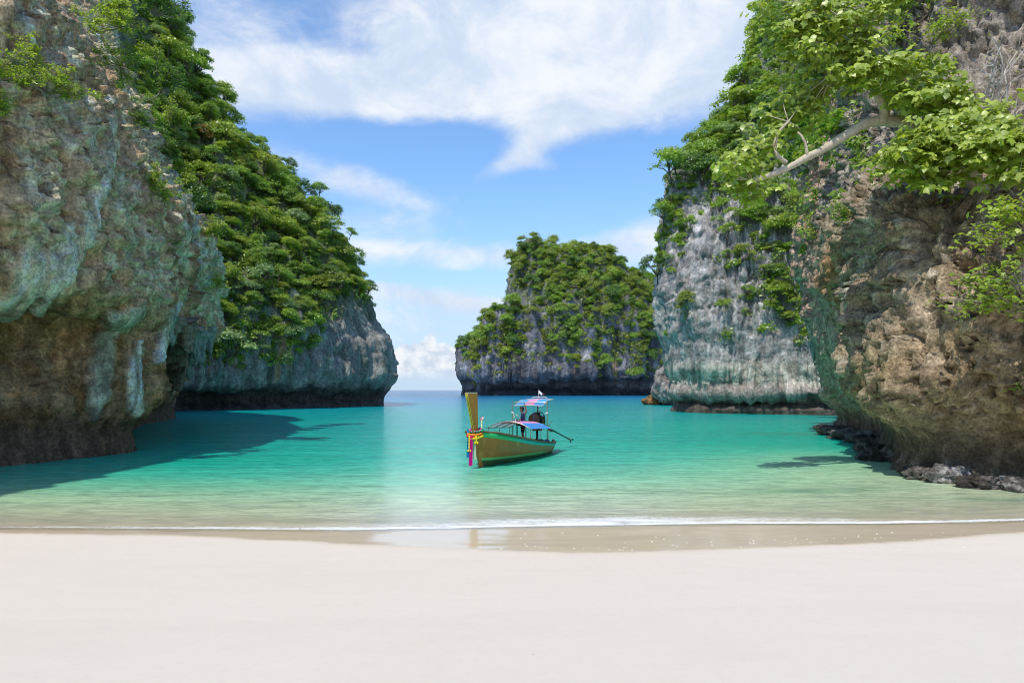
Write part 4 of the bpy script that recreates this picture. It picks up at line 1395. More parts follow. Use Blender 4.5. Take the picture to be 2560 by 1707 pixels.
# ================================================================== the big-leaved tree over the right cliff
def maple(size, rng, n):
    """a lobed leaf, folded along the midrib"""
    out = np.array([(0, 0, 0), (.30, -.18, .05), (.62, -.42, .02), (.55, -.05, .07), (1.0, 0, -.10), (.55, .05, .07), (.62, .42, .02), (.30, .18, .05)])
    return out


HERO_RNG = np.random.default_rng(77)
M_BIGLEAF = leaf_mat('broad_leaves', (.24, .32, .034), (.46, .53, .11), (.33, .42, .06), .7, .40)
M_PALEBARK = plain('pale_bark', (.52, .43, .31), .85, var=.34, scale=7, bump=1.0)
hero = empty('broad_leaved_tree', P(2505, 590, 23.2))
tag(hero, 'pale-barked tree with big bright leaves leaning over the right cliff', 'tree')
hinv = np.array(hero.location)


def hp(px, py, d):
    return np.array(P(px, py, d)) - hinv


def limb(name, pts, r0, r1, parent=hero, sides=10):
    pts = np.array(pts)
    n = 6 * (len(pts) - 1) + 1
    q_ = spline(pts, n, 0)
    rr = np.linspace(r0, r1, n) * (1 + .22 * fbm(np.stack((np.arange(n) * .5, np.zeros(n), np.full(n, r0 * 9)), 1), 2, 5))
    q_ = q_ + .06 * fbm(np.stack((np.arange(n) * .35, np.full(n, r0 * 31), np.zeros(n)), 1), 2, 6)[:, None] * np.array([1, .5, 1])
    MB().tube(q_, rr, sides).build(name, M_PALEBARK, parent)
    return q_


tr = limb('trunk', [hp(2512, 600, 23.4), hp(2480, 530, 23.2), hp(2445, 470, 23.0), hp(2425, 420, 23.0), hp(2400, 360, 23.2)], .34, .20)
limb('root', [hp(2560, 620, 23.6), hp(2520, 570, 23.2), hp(2490, 530, 23.1)], .10, .16)
limb('root', [hp(2470, 640, 23.3), hp(2490, 590, 23.2), hp(2480, 540, 23.1)], .10, .17)
main = limb('limb', [hp(2400, 360, 23.2), hp(2340, 325, 23.5), hp(2285, 315, 23.7), hp(2230, 302, 23.7), hp(2180, 305, 23.6), hp(2120, 335, 23.4), hp(2060, 372, 23.2), hp(2010, 398, 23.0), hp(1985, 412, 22.9), hp(1925, 438, 22.7), hp(1880, 452, 22.6)], .23, .085)
b1 = limb('branch', [hp(2205, 305, 23.6), hp(2212, 275, 23.5), hp(2195, 235, 23.4), hp(2165, 205, 23.3), hp(2120, 190, 23.2), hp(2085, 180, 23.1)], .18, .06)
b2 = limb('branch', [hp(2165, 205, 23.3), hp(2130, 160, 23.2), hp(2090, 128, 23.0), hp(2060, 110, 22.9)], .08, .045)
b3 = limb('branch', [hp(1935, 370, 23.0), hp(1945, 335, 22.9), hp(1975, 300, 22.8)], .07, .03)
b3b = limb('branch', [hp(1965, 410, 22.9), hp(1940, 385, 22.9), hp(1935, 370, 23.0)], .08, .07)
b4 = limb('branch', [hp(2020, 390, 23.0), hp(2010, 350, 22.9), hp(1995, 330, 22.9)], .06, .03)
b5 = limb('branch', [hp(2400, 360, 23.2), hp(2380, 300, 22.9), hp(2340, 250, 22.8), hp(2270, 210, 22.6)], .12, .03)
b6 = limb('branch', [hp(2425, 420, 23.0), hp(2480, 380, 21.2), hp(2550, 350, 19.9)], .12, .04)
b7 = limb('branch', [hp(2405, 370, 23.1), hp(2330, 400, 22.4), hp(2260, 430, 22.2)], .09, .03)
b8 = limb('branch', [hp(2270, 210, 22.6), hp(2210, 120, 22.8), hp(2130, 60, 22.8), hp(2060, 20, 22.8)], .05, .02)
# leaf sprays: (px, py, distance, spread in photo pixels across/down, leaves)
SPRAYS = [(1895, 462, 22.9, 55, 34, 150), (1840, 425, 22.5, 40, 32, 80), (1950, 318, 24.0, 70, 55, 260), (1900, 365, 22.6, 45, 40, 110), (2000, 272, 24.0, 66, 46, 210), (2040, 245, 24.2, 50, 30, 90),
          (2010, 60, 22.8, 80, 62, 300), (1975, 110, 22.9, 45, 50, 130), (2090, 55, 22.8, 85, 60, 300), (2100, 140, 23.0, 80, 45, 230), (2160, 110, 22.9, 60, 50, 170), (2170, 170, 22.7, 60, 45, 190),
          (2110, 195, 22.9, 50, 28, 110), (2260, 190, 22.6, 80, 50, 300), (2300, 250, 22.7, 75, 45, 260), (2270, 235, 23.6, 45, 30, 130), (2370, 250, 22.8, 60, 40, 190), (2420, 290, 22.5, 80, 50, 300),
          (2340, 350, 22.2, 100, 50, 400), (2280, 400, 22.0, 80, 50, 330), (2400, 400, 22.0, 100, 45, 420), (2480, 372, 20.6, 80, 48, 380), (2550, 350, 19.8, 60, 60, 300), (2320, 450, 22.0, 60, 30, 140),
          (2545, 430, 19.8, 40, 34, 140), (2290, 372, 22.9, 45, 25, 110), (2450, 320, 21.4, 70, 40, 240), (2190, 20, 22.9, 55, 40, 120), (1930, 30, 23.0, 40, 35, 80)]
Lc, Ln = [], []
for (px, py, d, sx, sy, n) in SPRAYS:
    n = int(n * 1.9)
    c = hp(px, py, d)
    k_ = int(max(4, n / 16))
    sub = HERO_RNG.normal(size=(k_, 3)) * [sx / FPX * d * .55, .38, sy / FPX * d * .55] + c
    for s_ in sub:
        m_ = int(round(n / k_))
        D_ = HERO_RNG.normal(size=(m_, 3))
        D_ /= np.linalg.norm(D_, axis=1, keepdims=True)
        D_[:, 2] = np.abs(D_[:, 2]) * .75 - .18
        Lc.append(s_ + D_ * .30 * HERO_RNG.uniform(.5, 1.25, (m_, 1)))
        N_ = D_ * [.55, .55, .2] + [-.16, -.45, .70] + HERO_RNG.normal(size=(m_, 3)) * .30
        Ln.append(N_ / np.linalg.norm(N_, axis=1, keepdims=True))
    # a twig from the nearest limb out to the spray
    allp = np.concatenate((main, b1, b2, b3, b4, b5, b6, b7, b8, tr))
    nearest = allp[np.argmin(np.linalg.norm(allp - c, axis=1))]
    mb = MB()
    for s_ in sub[:5]:
        mid = (nearest * .45 + s_ * .55) + HERO_RNG.normal(size=3) * .06
        mb.tube([nearest, mid, s_], [.022, .014, .005], 5)
    mb.build('twig', M_PALEBARK, hero)
Lc, Ln = np.concatenate(Lc), np.concatenate(Ln)
LEAF0 = np.array([(0, 0, 0), (.14, -.26, .03), (.32, -.25, .03), (.55, -.44, -.03), (.66, -.25, .04), (1.0, 0, -.16), (.66, .25, .04), (.55, .44, -.03), (.32, .25, .03), (.14, .26, .03)])
LF = [(0, 1, 2, 4), (2, 3, 4, 4), (4, 5, 6, 4), (0, 4, 6, 8), (6, 7, 8, 8), (0, 8, 9, 9)]
LF = [(0, 1, 2), (0, 2, 4), (2, 3, 4), (4, 5, 6), (0, 4, 6), (0, 6, 8), (6, 7, 8), (0, 8, 9)]


def leaf_frames(Nn, rng):
    """petiole-to-tip direction hangs outward and down a little"""
    r = rng.normal(size=(len(Nn), 3)) + [0, 0, -.4]
    u = r - Nn * np.sum(r * Nn, 1, keepdims=True)
    u /= np.maximum(np.linalg.norm(u, axis=1, keepdims=True), 1e-6)
    return u, np.cross(Nn, u)


def leaf_mass(name, Cn, Nn, size, rng, mat, parent, shape=LEAF0, faces=LF):
    u, v = leaf_frames(Nn, rng)
    sz = size * rng.uniform(.6, 1.3, len(Cn))
    V = Cn[:, None] + sz[:, None, None] * (shape[None, :, 0:1] * u[:, None] + shape[None, :, 1:2] * v[:, None] + shape[None, :, 2:3] * Nn[:, None])
    n, k_ = len(Cn), len(shape)
    F = (np.array(faces)[None] + (np.arange(n) * k_)[:, None, None]).reshape(-1, 3)
    me = raw_mesh(name, V.reshape(-1, 3), F)
    a, b = rng.random(n), rng.random(n)
    vcol(me, 'leafv', np.repeat(np.stack((a, b, 0 * a), 1), k_, 0))
    return link(name, me, mat, parent)


# the 300 leaves that show largest are leaves of their own, the rest one mass
order = np.argsort((Lc + hinv)[:, 1] + 0.25 * HERO_RNG.random(len(Lc)))
own, rest = order[:300], order[300:]
o = leaf_mass('leaves', Lc[rest], Ln[rest], .25, HERO_RNG, M_BIGLEAF, hero)
o['kind'] = 'stuff'
lmesh = []
for v_ in range(6):
    me = raw_mesh('leaf', LEAF0 * .25, np.array(LF))
    vcol(me, 'leafv', np.tile([HERO_RNG.random(), HERO_RNG.random(), 0], (len(LEAF0), 1)))
    me.materials.append(M_BIGLEAF)
    lmesh.append(me)
uu, vv = leaf_frames(Ln[own], HERO_RNG)
for i, ix in enumerate(own):
    lf = bpy.data.objects.new('leaf', lmesh[i % 6])
    C.objects.link(lf)
    lf.parent = hero
    s_ = HERO_RNG.uniform(.7, 1.25)
    M_ = Matrix((uu[i] * s_, vv[i] * s_, Ln[ix] * s_)).transposed().to_4x4()
    M_.translation = Vector(Lc[ix])
    lf.matrix_local = M_


# ---------------------------------------------------------------- other growth on the near cliffs
def bushy(name, label, cat, base, r, n, leafsize, mat, seed, flat=.7, twigs=9, bark=M_BARK, out=(0, -1, .3), spread=(1, 1, 1), leafy=True, group=None, droop=0.0, twist=.35):
    """a shrub built from the twigs outward: stems, side twigs and leaves at their ends"""
    rng = np.random.default_rng(seed)
    root = empty(name, base)
    tag(root, label, cat, group)
    out = np.array(out, float)
    out /= np.linalg.norm(out)
    ends, wood = [], MB()
    for i in range(twigs):
        D_ = rng.normal(size=3) * np.array(spread) * .75 + out * 1.0
        D_ /= np.linalg.norm(D_)
        L_ = r * rng.uniform(.55, 1.1)
        pts = [np.zeros(3)]
        cur, dcur = np.zeros(3), D_.copy()
        for s_ in range(4):
            dcur = dcur + rng.normal(size=3) * twist * .5 + [0, 0, .10 - droop]
            dcur /= np.linalg.norm(dcur)
            cur = cur + dcur * L_ / 4 * np.array([1, 1, flat + .2])
            pts.append(cur.copy())
        wood.tube(pts, np.linspace(.022, .006, 5) * max(.6, r), 5)
        for s_ in range(2, 5):
            for b_ in range(3):
                D2 = dcur * .5 + rng.normal(size=3) * .8
                D2 /= np.linalg.norm(D2)
                e = pts[s_] + D2 * L_ * rng.uniform(.15, .38) * np.array([1, 1, flat])
                wood.tube([pts[s_], e], [.008 * max(.6, r), .003], 4)
                ends.append(e)
                ends.append((pts[s_] + e) / 2)
    wood.build('stems', bark, root)
    ends = np.array(ends)
    if n:
        ix = rng.integers(len(ends), size=n)
        Cn = ends[ix] + rng.normal(size=(n, 3)) * leafsize * [1.1, 1.1, .6]
        Nn = np.array([0, -.25, .9]) + rng.normal(size=(n, 3)) * .42
        Nn /= np.linalg.norm(Nn, axis=1, keepdims=True)
        if leafy:
            lo = leaf_mass('leaves', Cn, Nn, leafsize, rng, mat, root)
        else:
            V, F, lv = leaf_quads(Cn, Nn, leafsize * .78, rng, .5)
            me = raw_mesh('leaves', V, F)
            vcol(me, 'leafv', lv)
            lo = link('leaves', me, mat, root)
        lo['kind'] = 'stuff'
    return root


YG, MG, OG, GG, DG = (M_LEAF[c] for c in ('yellow green', 'mid green', 'olive green', 'grey green', 'dark green'))
R = 'shrubs rooted in the near right cliff'
for a in [
    ('dense bright green shrub in the cleft below the long bare limb', (2110, 545, 30.5), .9, 1100, .085, MG, 1, R),
    ('yellow green bush hanging from the grey buttress below the limb', (2035, 590, 41), 1.6, 900, .13, YG, 2, R),
    ('small leafy sprig jutting left over the orange streak', (2180, 745, 29.8), 1.1, 260, .14, YG, 3, R),
    ('leafy green branch reaching in at the right edge above the waterline', (2575, 770, 19.6), 2.0, 900, .16, YG, 4, R),
    ('little green tuft low on the right cliff near the picture edge', (2562, 975, 20.2), .35, 60, .09, MG, 5, R),
    ('bright leafy bough beside the thick trunk at the right edge', (2570, 580, 19.2), 1.4, 520, .17, YG, 6, R),
    ('shaggy shrub under the big leaved canopy', (2225, 520, 28.5), 1.0, 800, .08, MG, 7, R),
    ('reddish tipped yellow shrub with pointed leaves high on the right', (2330, 110, 27), 1.5, 900, .12, YG, 8, R),
    ('dark green shrub behind the upper big leaved boughs', (2250, 70, 31), 1.7, 1200, .10, MG, 9, R),
    ('green thicket filling the gap above the grey buttress', (2080, 330, 43), 2.6, 1900, .13, MG, 10, R),
    ('loose green shrub on the ledge over the grey buttress', (2140, 440, 40), 1.7, 1000, .12, YG, 11, R),
    ('tall green thicket near the top behind the upturned branch', (2030, 180, 46), 3.0, 2100, .14, YG, 12, R),
    ('shrub with long stems at the foot of the hanging bush', (1990, 520, 44), 1.7, 900, .12, OG, 13, R),
    ('shadowed shrub in the hollow right of the trunk', (2540, 500, 24), .9, 600, .09, DG, 14, R),
    ('green thicket crowning the cliff above the buttress', (2130, 60, 44), 3.0, 1900, .14, MG, 15, R),
    ('leafy shrub along the skyline behind the upper boughs', (1990, 60, 60), 3.4, 1900, .17, MG, 16, R),
]:
    lab, (px, py, d), r, n, ls, mt, sd_, grp = a
    bushy('shrub', lab, 'shrub', P(px, py, d), r, n, ls, mt, 700 + sd_, twigs=10, out=(-.45, -.8, .35) if px < 2500 else (-1, -.1, .25), group=grp)
bushy('bare_shrub', 'leafless grey shrub with thin tangled twigs at the top right', 'shrub', P(2470, 330, 26), 2.7, 60, .10, YG, 760, flat=1.1, twigs=16, bark=plain('grey_twigs', (.46, .42, .36), .85), out=(-.1, -.25, 1.0), twist=.6)
bushy('bare_shrub', 'small bare twiggy shrub under the hanging bush on the cliff', 'shrub', P(2160, 640, 30.3), .8, 0, .1, YG, 761, flat=.6, twigs=14, bark=plain('brown_twigs', (.16, .11, .07), .9), out=(-.5, -.6, -.2), twist=.6)



def wE(px, py, G, N):
    n = fbm(G * .16, 3, 541)
    top = sstep(G[:, 2], 10.5, 13.5)
    back = sstep(px, 2350, 2150)
    return top * np.clip(.25 + .75 * back + n, .05, 1) * (py < 520) * (px < 2400) * (G[:, 1] > 27) + .25 * sstep(n, .0, .3) * (px < 2120) * (py < 640) * (px > 1990)


spE = pick(E, 66, wE, .8, 2.0, 91, .52)
plant_all(spE, PROTO_LEAFY, 'the right cliff', 'shrubs on the upper right cliff', None, ('round', 'open', 'spreading', 'trailing', 'layered'), 92, bands=6,
          colour_of=lambda px, py, rng: ('yellow green', 'mid green', 'mid green', 'yellow green', 'dark green')[rng.integers(5)], out_f=.2, tree_r=9)
undergrowth('cliff_top_undergrowth', E, 420, wE, .4, 1.0, 60, .13, M_LEAF['mid green'], 93, 'small leafy growth on the ledges of the upper right cliff')
Lg = 'shrubs rooted in the near left cliff'
for a in [
    ('wide feathery green shrub spreading across the upper left rock', (120, 235, 27.5), 2.0, 2600, .08, YG, 1, (.3, -.8, .15), (1.4, .5, .35)),
    ('feathery green shrub at the far left edge under the top', (-20, 200, 25), 1.5, 1300, .075, YG, 2, (.5, -.7, .1), (1.2, .5, .4)),
    ('low green shrub at the left picture edge', (0, 270, 25), .9, 700, .07, MG, 3, (.6, -.5, -.3), (1, .5, .4)),
    ('green shrub with bare stems on the bulge of the left cliff', (370, 510, 37.5), 2.1, 2400, .10, YG, 4, (.4, -.8, .2), (1.2, .5, .6)),
    ('green creeper hanging below the bulge shrub', (395, 580, 38), 1.6, 1300, .09, DG, 5, (.3, -.6, -.6), (.9, .4, .8)),
    ('trailing green shrub high on the left cliff', (300, 70, 34), 2.2, 2600, .09, YG, 6, (.3, -.6, .0), (.8, .5, 1.4)),
    ('trailing green shrub below the high one on the left cliff', (300, 165, 34.5), 1.6, 1500, .085, MG, 7, (.2, -.6, -.4), (.7, .5, 1.2)),
    ('yellow leafed sapling on the shoulder of the left cliff', (430, 320, 45), 1.6, 1000, .12, YG, 8, (.4, -.5, .5), (1, .6, .7)),
    ('shadowed shrub behind the shoulder of the left cliff', (400, 230, 47), 2.3, 1800, .11, DG, 9, (.5, -.3, .3), (.8, .5, 1.1)),
    ('dark tree leaning out from the top of the left cliff', (385, 40, 47), 2.2, 1500, .13, DG, 10, (.6, -.3, .4), (1, .6, .9)),
    ('yellow green shrub at the outer edge of the bulge', (520, 585, 45.5), 1.3, 900, .10, YG, 11, (.6, -.5, .3), (1, .5, .7)),
    ('small bright shrub on the edge of the overhang', (540, 715, 45.5), .9, 420, .10, YG, 12, (.8, -.3, .2), (1, .5, .6)),
    ('rusty green tuft of grass on the left rock face', (258, 490, 31.5), .55, 500, .07, OG, 13, (.2, -.7, -.4), (.5, .4, 1)),
    ('shadowed shrub below the yellow sapling', (425, 400, 45), 1.2, 900, .10, DG, 14, (.4, -.5, .1), (.9, .5, .9)),
    ('dim green shrub in the dark cleft of the left cliff', (350, 300, 40), 1.2, 900, .09, DG, 15, (.3, -.6, -.2), (.7, .5, 1.2)),
    ('tiny green tuft in the left rock face', (32, 555, 26), .3, 90, .06, MG, 16, (.4, -.6, .3), (1, .5, 1)),
]:
    lab, (px, py, d), r, n, ls, mt, sd_, out, spr = a
    bushy('shrub', lab, 'shrub', P(px, py, d - .3), r, int(n * 1.25), ls, mt, 800 + sd_, twigs=11, out=out, spread=spr, leafy=False, flat=.75, group=Lg)


# ---------------------------------------------------------------- stalactites under the left overhang
def stalactite(px, py, d, ln, r, seed, mat, parent):
    rng = np.random.default_rng(seed)
    n = 22
    pts = np.zeros((n, 3))
    pts[:, 2] = np.linspace(.5, -ln, n)
    pts[:, :2] = np.cumsum(rng.normal(size=(n, 2)) * .02 * r * 3, 0)
    rr = r * np.interp(np.linspace(0, 1, n), [0, .25, .7, 1], [1.5, 1.0, .55, .06]) * (1 + .12 * rng.normal(size=n))
    V, F = tube_arrays(pts, rr, 14)
    V = V + .55 * r * fbm(V * [4, 4, 1.0] + seed, 4, 7)[:, None] * [1, 1, 0]
    o = MB().add(V, F).build('stalactite', mat, parent)
    o.location = P(px, py, d)
    return o


def drip_mat(name, c0, c1):
    m, q = new_mat(name)
    co = q.n('ShaderNodeTexCoord').outputs['Object']
    n = q.noise(q.vm('MULTIPLY', co, (1, 1, .15)), 5.0, 6, .65)
    n2 = q.noise(co, 7.0, 5, .65)
    b = q.n('ShaderNodeBsdfPrincipled', {'Base Color': q.mix(q.smooth(n, .3, .7), c0, c1), 'Roughness': .8, 'Normal': q.n('ShaderNodeBump', {'Height': n2, 'Strength': .9, 'Distance': .25}).outputs[0]})
    finish(q, b.outputs[0])
    return m


M_DRIP = drip_mat('green_dripstone', (.12, .19, .16), (.38, .45, .38))
M_DRIP2 = drip_mat('brown_dripstone', (.16, .11, .07), (.40, .34, .25))
for i, (px, py, d, ln, r, mt) in enumerate([(505, 846, 45, 3.0, .36, M_DRIP), (492, 840, 43.4, 1.9, .42, M_DRIP), (521, 838, 46.2, 1.6, .36, M_DRIP), (474, 833, 41.2, 1.5, .5, M_DRIP2), (455, 826, 39.2, 1.2, .5, M_DRIP2),
                                            (436, 818, 37.5, 1.0, .42, M_DRIP2), (483, 838, 42.4, 1.2, .40, M_DRIP), (455, 880, 47, 2.2, .7, M_DRIP2), (432, 905, 47, 2.0, .8, M_DRIP2), (420, 815, 36.4, 1.1, .3, M_DRIP), (478, 870, 47.5, 2.4, .5, M_DRIP)]):
    stalactite(px, py, d, ln, r, 40 + i, mt, A.obj)
# hanging teeth along the lip of the grey buttress on the right
for i, (px, py, d, ln, r) in enumerate([(2030, 870, 46.3, 1.0, .22), (2060, 868, 45.5, 1.3, .2), (2088, 860, 44.2, 1.1, .22), (2115, 850, 43, 1.2, .2), (2040, 850, 46, .8, .25), (2140, 835, 41.6, .9, .2)]):
    stalactite(px, py, d, ln, r, 70 + i, M_DRIP, E.obj)


# ---------------------------------------------------------------- boulders
def boulder(name, label, cat, px, py, d, r, seed, colour, colour2, group=None, flat=.75, rough=.35, res=5, sharp=1.0):
    bm = bmesh.new()
    bmesh.ops.create_icosphere(bm, subdivisions=res, radius=1.0)
    V = np.array([v.co[:] for v in bm.verts])
    n = V / np.linalg.norm(V, axis=1, keepdims=True)
    f1, _ = worley(n * 1.6 + seed * 3.1, seed)
    g1, _ = worley(n * 5.0 + seed * 1.3, seed + 1)
    dd = 1 + rough * (fbm(n * 1.1 + seed * 7.7, 4, seed) * 1.1 + (.5 - f1) * .8 * sharp + (.4 - g1) * .28 + .22 * fbm(n * 7 + seed, 3, seed + 3))
    V = n * dd[:, None] * np.array(r if hasattr(r, '__len__') else (r, r, r * flat))
    for v, c in zip(bm.verts, V): v.co = c
    me = bpy.data.meshes.new(name)
    bm.to_mesh(me)
    bm.free()
    for p_ in me.polygons: p_.use_smooth = True
    w = sstep(fbm(V * 1.3, 4, seed + 5) + .5 * fbm(V * 6, 3, seed + 6), -.1, .35)
    tc = colour + (np.array(colour2) - np.array(colour)) * w[:, None]
    vcol(me, 'tint', np.clip(tc, .01, .9))
    o = link(name, me, m_rock_mid if d > 60 else m_rock_near)
    o.location = P(px, py, d)
    tag(o, label, cat, group)
    return o


boulder('boulder', 'orange brown boulder in the water, left of the pair by the grey wall', 'boulder', 1633, 1003, 140, (2.1, 1.8, 1.25), 1, (.20, .11, .045), (.36, .21, .08), res=4)
boulder('boulder', 'orange brown boulder in the water, right of the pair by the grey wall', 'boulder', 1664, 1003, 140, (2.0, 1.8, 1.2), 2, (.18, .10, .045), (.33, .20, .09), res=4)
boulder('sea_rock', 'pale grey rock standing behind the foot of the grey wall', 'rock', 1668, 962, 138, (3.3, 4.5, 4.2), 3, (.22, .20, .18), (.42, .39, .35), rough=.45)
K = 'shell-crusted rocks along the foot of the right cliff'
for i, (lab, px, py, d, r) in enumerate([
    ('shell-crusted rock with a white patch, nearest the right picture edge', 2535, 1212, 20.6, (.55, .6, .26)),
    ('whitish shell-crusted rock in the middle of the cliff foot', 2365, 1192, 22.3, (.62, .55, .36)),
    ('dark shell-crusted rock at the tip of the cliff foot', 2298, 1188, 23.2, (.50, .6, .28)),
    ('flat shell-crusted rock between the white ones at the cliff foot', 2450, 1208, 21.2, (.7, .6, .24)),
    ('small dark rock at the waterline below the caves', 2180, 1146, 29.3, (.55, .7, .40)),
    ('jagged dark rock at the left point of the cliff foot', 2170, 1118, 32.5, (.5, .8, .35)),
    ('low brown rubble ledge under the grey buttress, left end', 2095, 1080, 46, (1.3, 1.6, .45)),
    ('low brown rubble ledge under the grey buttress, middle', 2135, 1090, 42, (1.2, 1.8, .45)),
    ('low brown rubble ledge under the grey buttress, right end', 2175, 1100, 38.5, (1.0, 1.6, .45)),
]):
    white = i in (0, 1)
    boulder('shore_rock', lab, 'rock', px, py, d, r, 20 + i, (.10, .085, .07) if not white else (.16, .14, .125), (.27, .24, .215) if not white else (.52, .49, .46), K, rough=.6)

# shells and bits of coral dropped by the waves
rng = np.random.default_rng(9)
mb = MB()
for i in range(110):
    py = rng.uniform(1325, 1385) if i < 85 else rng.uniform(1400, 1690)
    px = rng.uniform(1150, 2450) if i < 85 else rng.uniform(50, 2500)
    d = 2.93 * FPX / (py - 975) if i < 85 else 2.3 * FPX / (py - 975)
    x_, y_ = (px - 1280) / FPX * d, d
    z_ = float(np.interp(shore_y(x_) - y_, [0, 1.2, 3.0, 7, 11, 20], [0, .035, .12, .46, .95, 1.3]))
    r_ = rng.uniform(.006, .016) * (1 if i < 85 else .55)
    mb.ball((x_, y_, z_ + r_ * .25), (r_ * 1.6, r_, r_ * .6), 6, 4)
o = mb.build('shell_fragments', plain('shell_white', (.72, .66, .56), .6, var=.3, scale=40))
tag(o, 'broken shells and coral bits scattered over the wet sand', kind='stuff')

# ================================================================== long-tail boat
def boat_wood():
    m, q = new_mat('varnished_hull')
    co = q.n('ShaderNodeTexCoord').outputs['Object']
    x, y, z = q.sep(co)
    g1 = q.noise(q.vm('MULTIPLY', co, (.7, 3.0, 5.0)), 2.2, 6, .62, .4)
    g2 = q.noise(co, 1.1, 4, .6)
    g3 = q.noise(q.vm('MULTIPLY', co, (1.0, 1.0, .35)), 9.0, 5, .65)
    c = q.mix(g1, (.26, .070, .009), (.55, .185, .033))
    c = q.mix(q.smooth(g2, .52, .72), c, (.55, .22, .045))
    c = q.mix(q.m('MULTIPLY', q.smooth(g3, .55, .75), .5), c, (.10, .07, .03))
    # toward the stern, green water reflection is painted in; the far bow turns green too
    c = q.mix(q.m('MULTIPLY', q.smooth(q.m('ADD', x, q.m('MULTIPLY', g2, 1.6)), 2.4, .6), .55), c, (.12, .32, .18))
    c = q.mix(q.m('MULTIPLY', q.smooth(y, .02, -.05), .75), c, (.14, .36, .20))
    # painted boot line and dark bottom
    zz = q.m('ADD', z, q.m('MULTIPLY_ADD', x, -.020, .13))
    line = q.m('MULTIPLY', q.smooth(zz, .225, .235), q.smooth(zz, .335, .325))
    c = q.mix(q.smooth(zz, .235, .225), c, (.055, .10, .035))
    c = q.mix(q.m('MULTIPLY', line, q.smooth(x, 1.5, 3.0)), c, (.16, .46, .13))
    b = q.n('ShaderNodeBsdfPrincipled', {'Base Color': c, 'Roughness': q.m('MULTIPLY_ADD', g3, .3, .22), 'Specular IOR Level': .5,
                                         'Normal': q.n('ShaderNodeBump', {'Height': g1, 'Strength': .25, 'Distance': .02}).outputs[0]})
    finish(q, b.outputs[0])
    return m


M_HULL = boat_wood()
M_POST = plain('varnished_post', (.47, .165, .026), .4, var=.25, scale=5)
M_INNER = plain('inner_planks', (.20, .15, .10), .75, var=.3, scale=7)
M_PALE = plain('bare_pale_wood', (.62, .50, .40), .7, var=.15, scale=12)
M_GUN = plain('brown_gunwale', (.20, .10, .045), .5, var=.25, scale=8)
M_YEL = plain('yellow_green_paint', (.48, .50, .06), .45, var=.1)
M_STEEL = plain('galvanised_tube', (.52, .46, .34), .35, .75, var=.15)
M_IRON = plain('oily_iron', (.035, .033, .030), .45, .6, var=.4, scale=14)
M_RUST = plain('rusty_iron', (.20, .10, .045), .7, .3, var=.35, scale=14)
M_CHROME = plain('bare_metal', (.55, .55, .55), .25, .9, var=.2)
M_WHITE = plain('white_cloth', (.78, .76, .74), .8, var=.08)
M_RED = plain('red_cloth', (.55, .05, .04), .7, var=.15)
M_BLUE = plain('blue_plastic', (.03, .13, .42), .4, var=.15)
M_TEAL = plain('turquoise_paint', (.03, .36, .36), .45, var=.15)
M_GREEN = plain('green_paint', (.04, .40, .16), .45, var=.15)
M_BLACK = plain('black_plastic', (.02, .02, .022), .5, var=.2)


def strake_mat():
    m, q = new_mat('green_to_turquoise_paint')
    co = q.n('ShaderNodeTexCoord').outputs['Object']
    x = q.sep(co)[0]
    n = q.noise(co, 3.0, 4, .6)
    c = q.mix(q.smooth(q.m('ADD', x, n), 7.4, 5.2), (.035, .46, .14), (.03, .46, .44))
    c = q.mix(q.m('MULTIPLY', q.smooth(n, .5, .75), .35), c, (.02, .22, .20))
    b = q.n('ShaderNodeBsdfPrincipled', {'Base Color': c, 'Roughness': .4})
    finish(q, b.outputs[0])
    return m


def stripes_mat(name, edge, axis=1, cols=((.10, .42, .88), (.88, .36, .62), (.10, .42, .88)), soft=.012):
    """woven awning in three lengthwise stripes; a little light comes through"""
    m, q = new_mat(name)
    co = q.n('ShaderNodeTexCoord').outputs['Object']
    v = q.sep(co)[axis]
    c = q.mix(q.smooth(v, -edge - soft, -edge + soft), cols[0], cols[1])
    c = q.mix(q.smooth(v, edge - soft, edge + soft), c, cols[2])
    n = q.noise(co, 5.0, 5, .6)
    c = q.mix(q.m('MULTIPLY', q.smooth(n, .45, .8), .35), c, (.80, .78, .80))
    d = q.n('ShaderNodeBsdfDiffuse', {'Color': c})
    t = q.n('ShaderNodeBsdfTranslucent', {'Color': c})
    s = q.n('ShaderNodeMixShader', {0: .30, 1: d.outputs[0], 2: t.outputs[0]})
    finish(q, s.outputs[0])
    return m


M_STRAKE = strake_mat()
BH = math.atan2(-.927, -.375)
boat = empty('longtail_boat', (1.56, 33.67, 0), BH)
tag(boat, 'wooden long-tail boat with tall prow post and striped awnings afloat in the bay', 'boat')

# ---- hull lines: stations from the stern (0) to the stem, sections from keel to gunwale
st = np.array([-.15, .12, .5, 1.2, 2.2, 3.3, 4.4, 5.4, 6.2, 6.8, 7.25, 7.55])
hb = np.array([.30, .62, .82, .97, 1.04, 1.06, 1.04, .97, .87, .76, .60, .34])
zg = np.array([.56, .52, .50, .52, .60, .72, .87, 1.03, 1.17, 1.29, 1.38, 1.45])
zk = np.array([.22, -.05, -.22, -.30, -.34, -.36, -.36, -.34, -.31, -.29, -.27, -.25])
rk = np.array([-.10, -.05, 0, 0, 0, 0, .02, .08, .17, .28, .38, .45])
full = np.array([.8, .8, .85, .9, .9, .85, .75, .6, .45, .35, .25, .2])
tt = np.linspace(st[0], st[-1], 60)
H = [np.interp(tt, st, a) for a in (hb, zg, zk, rk, full)]
for it in range(2):
    H = [np.convolve(np.pad(a, 2, 'edge'), np.ones(5) / 5, 'valid') if 1 else a for a in H]
H[0][-4:] = [.40, .31, .21, .09]
nq = 15
qs = np.linspace(0, 1, nq)


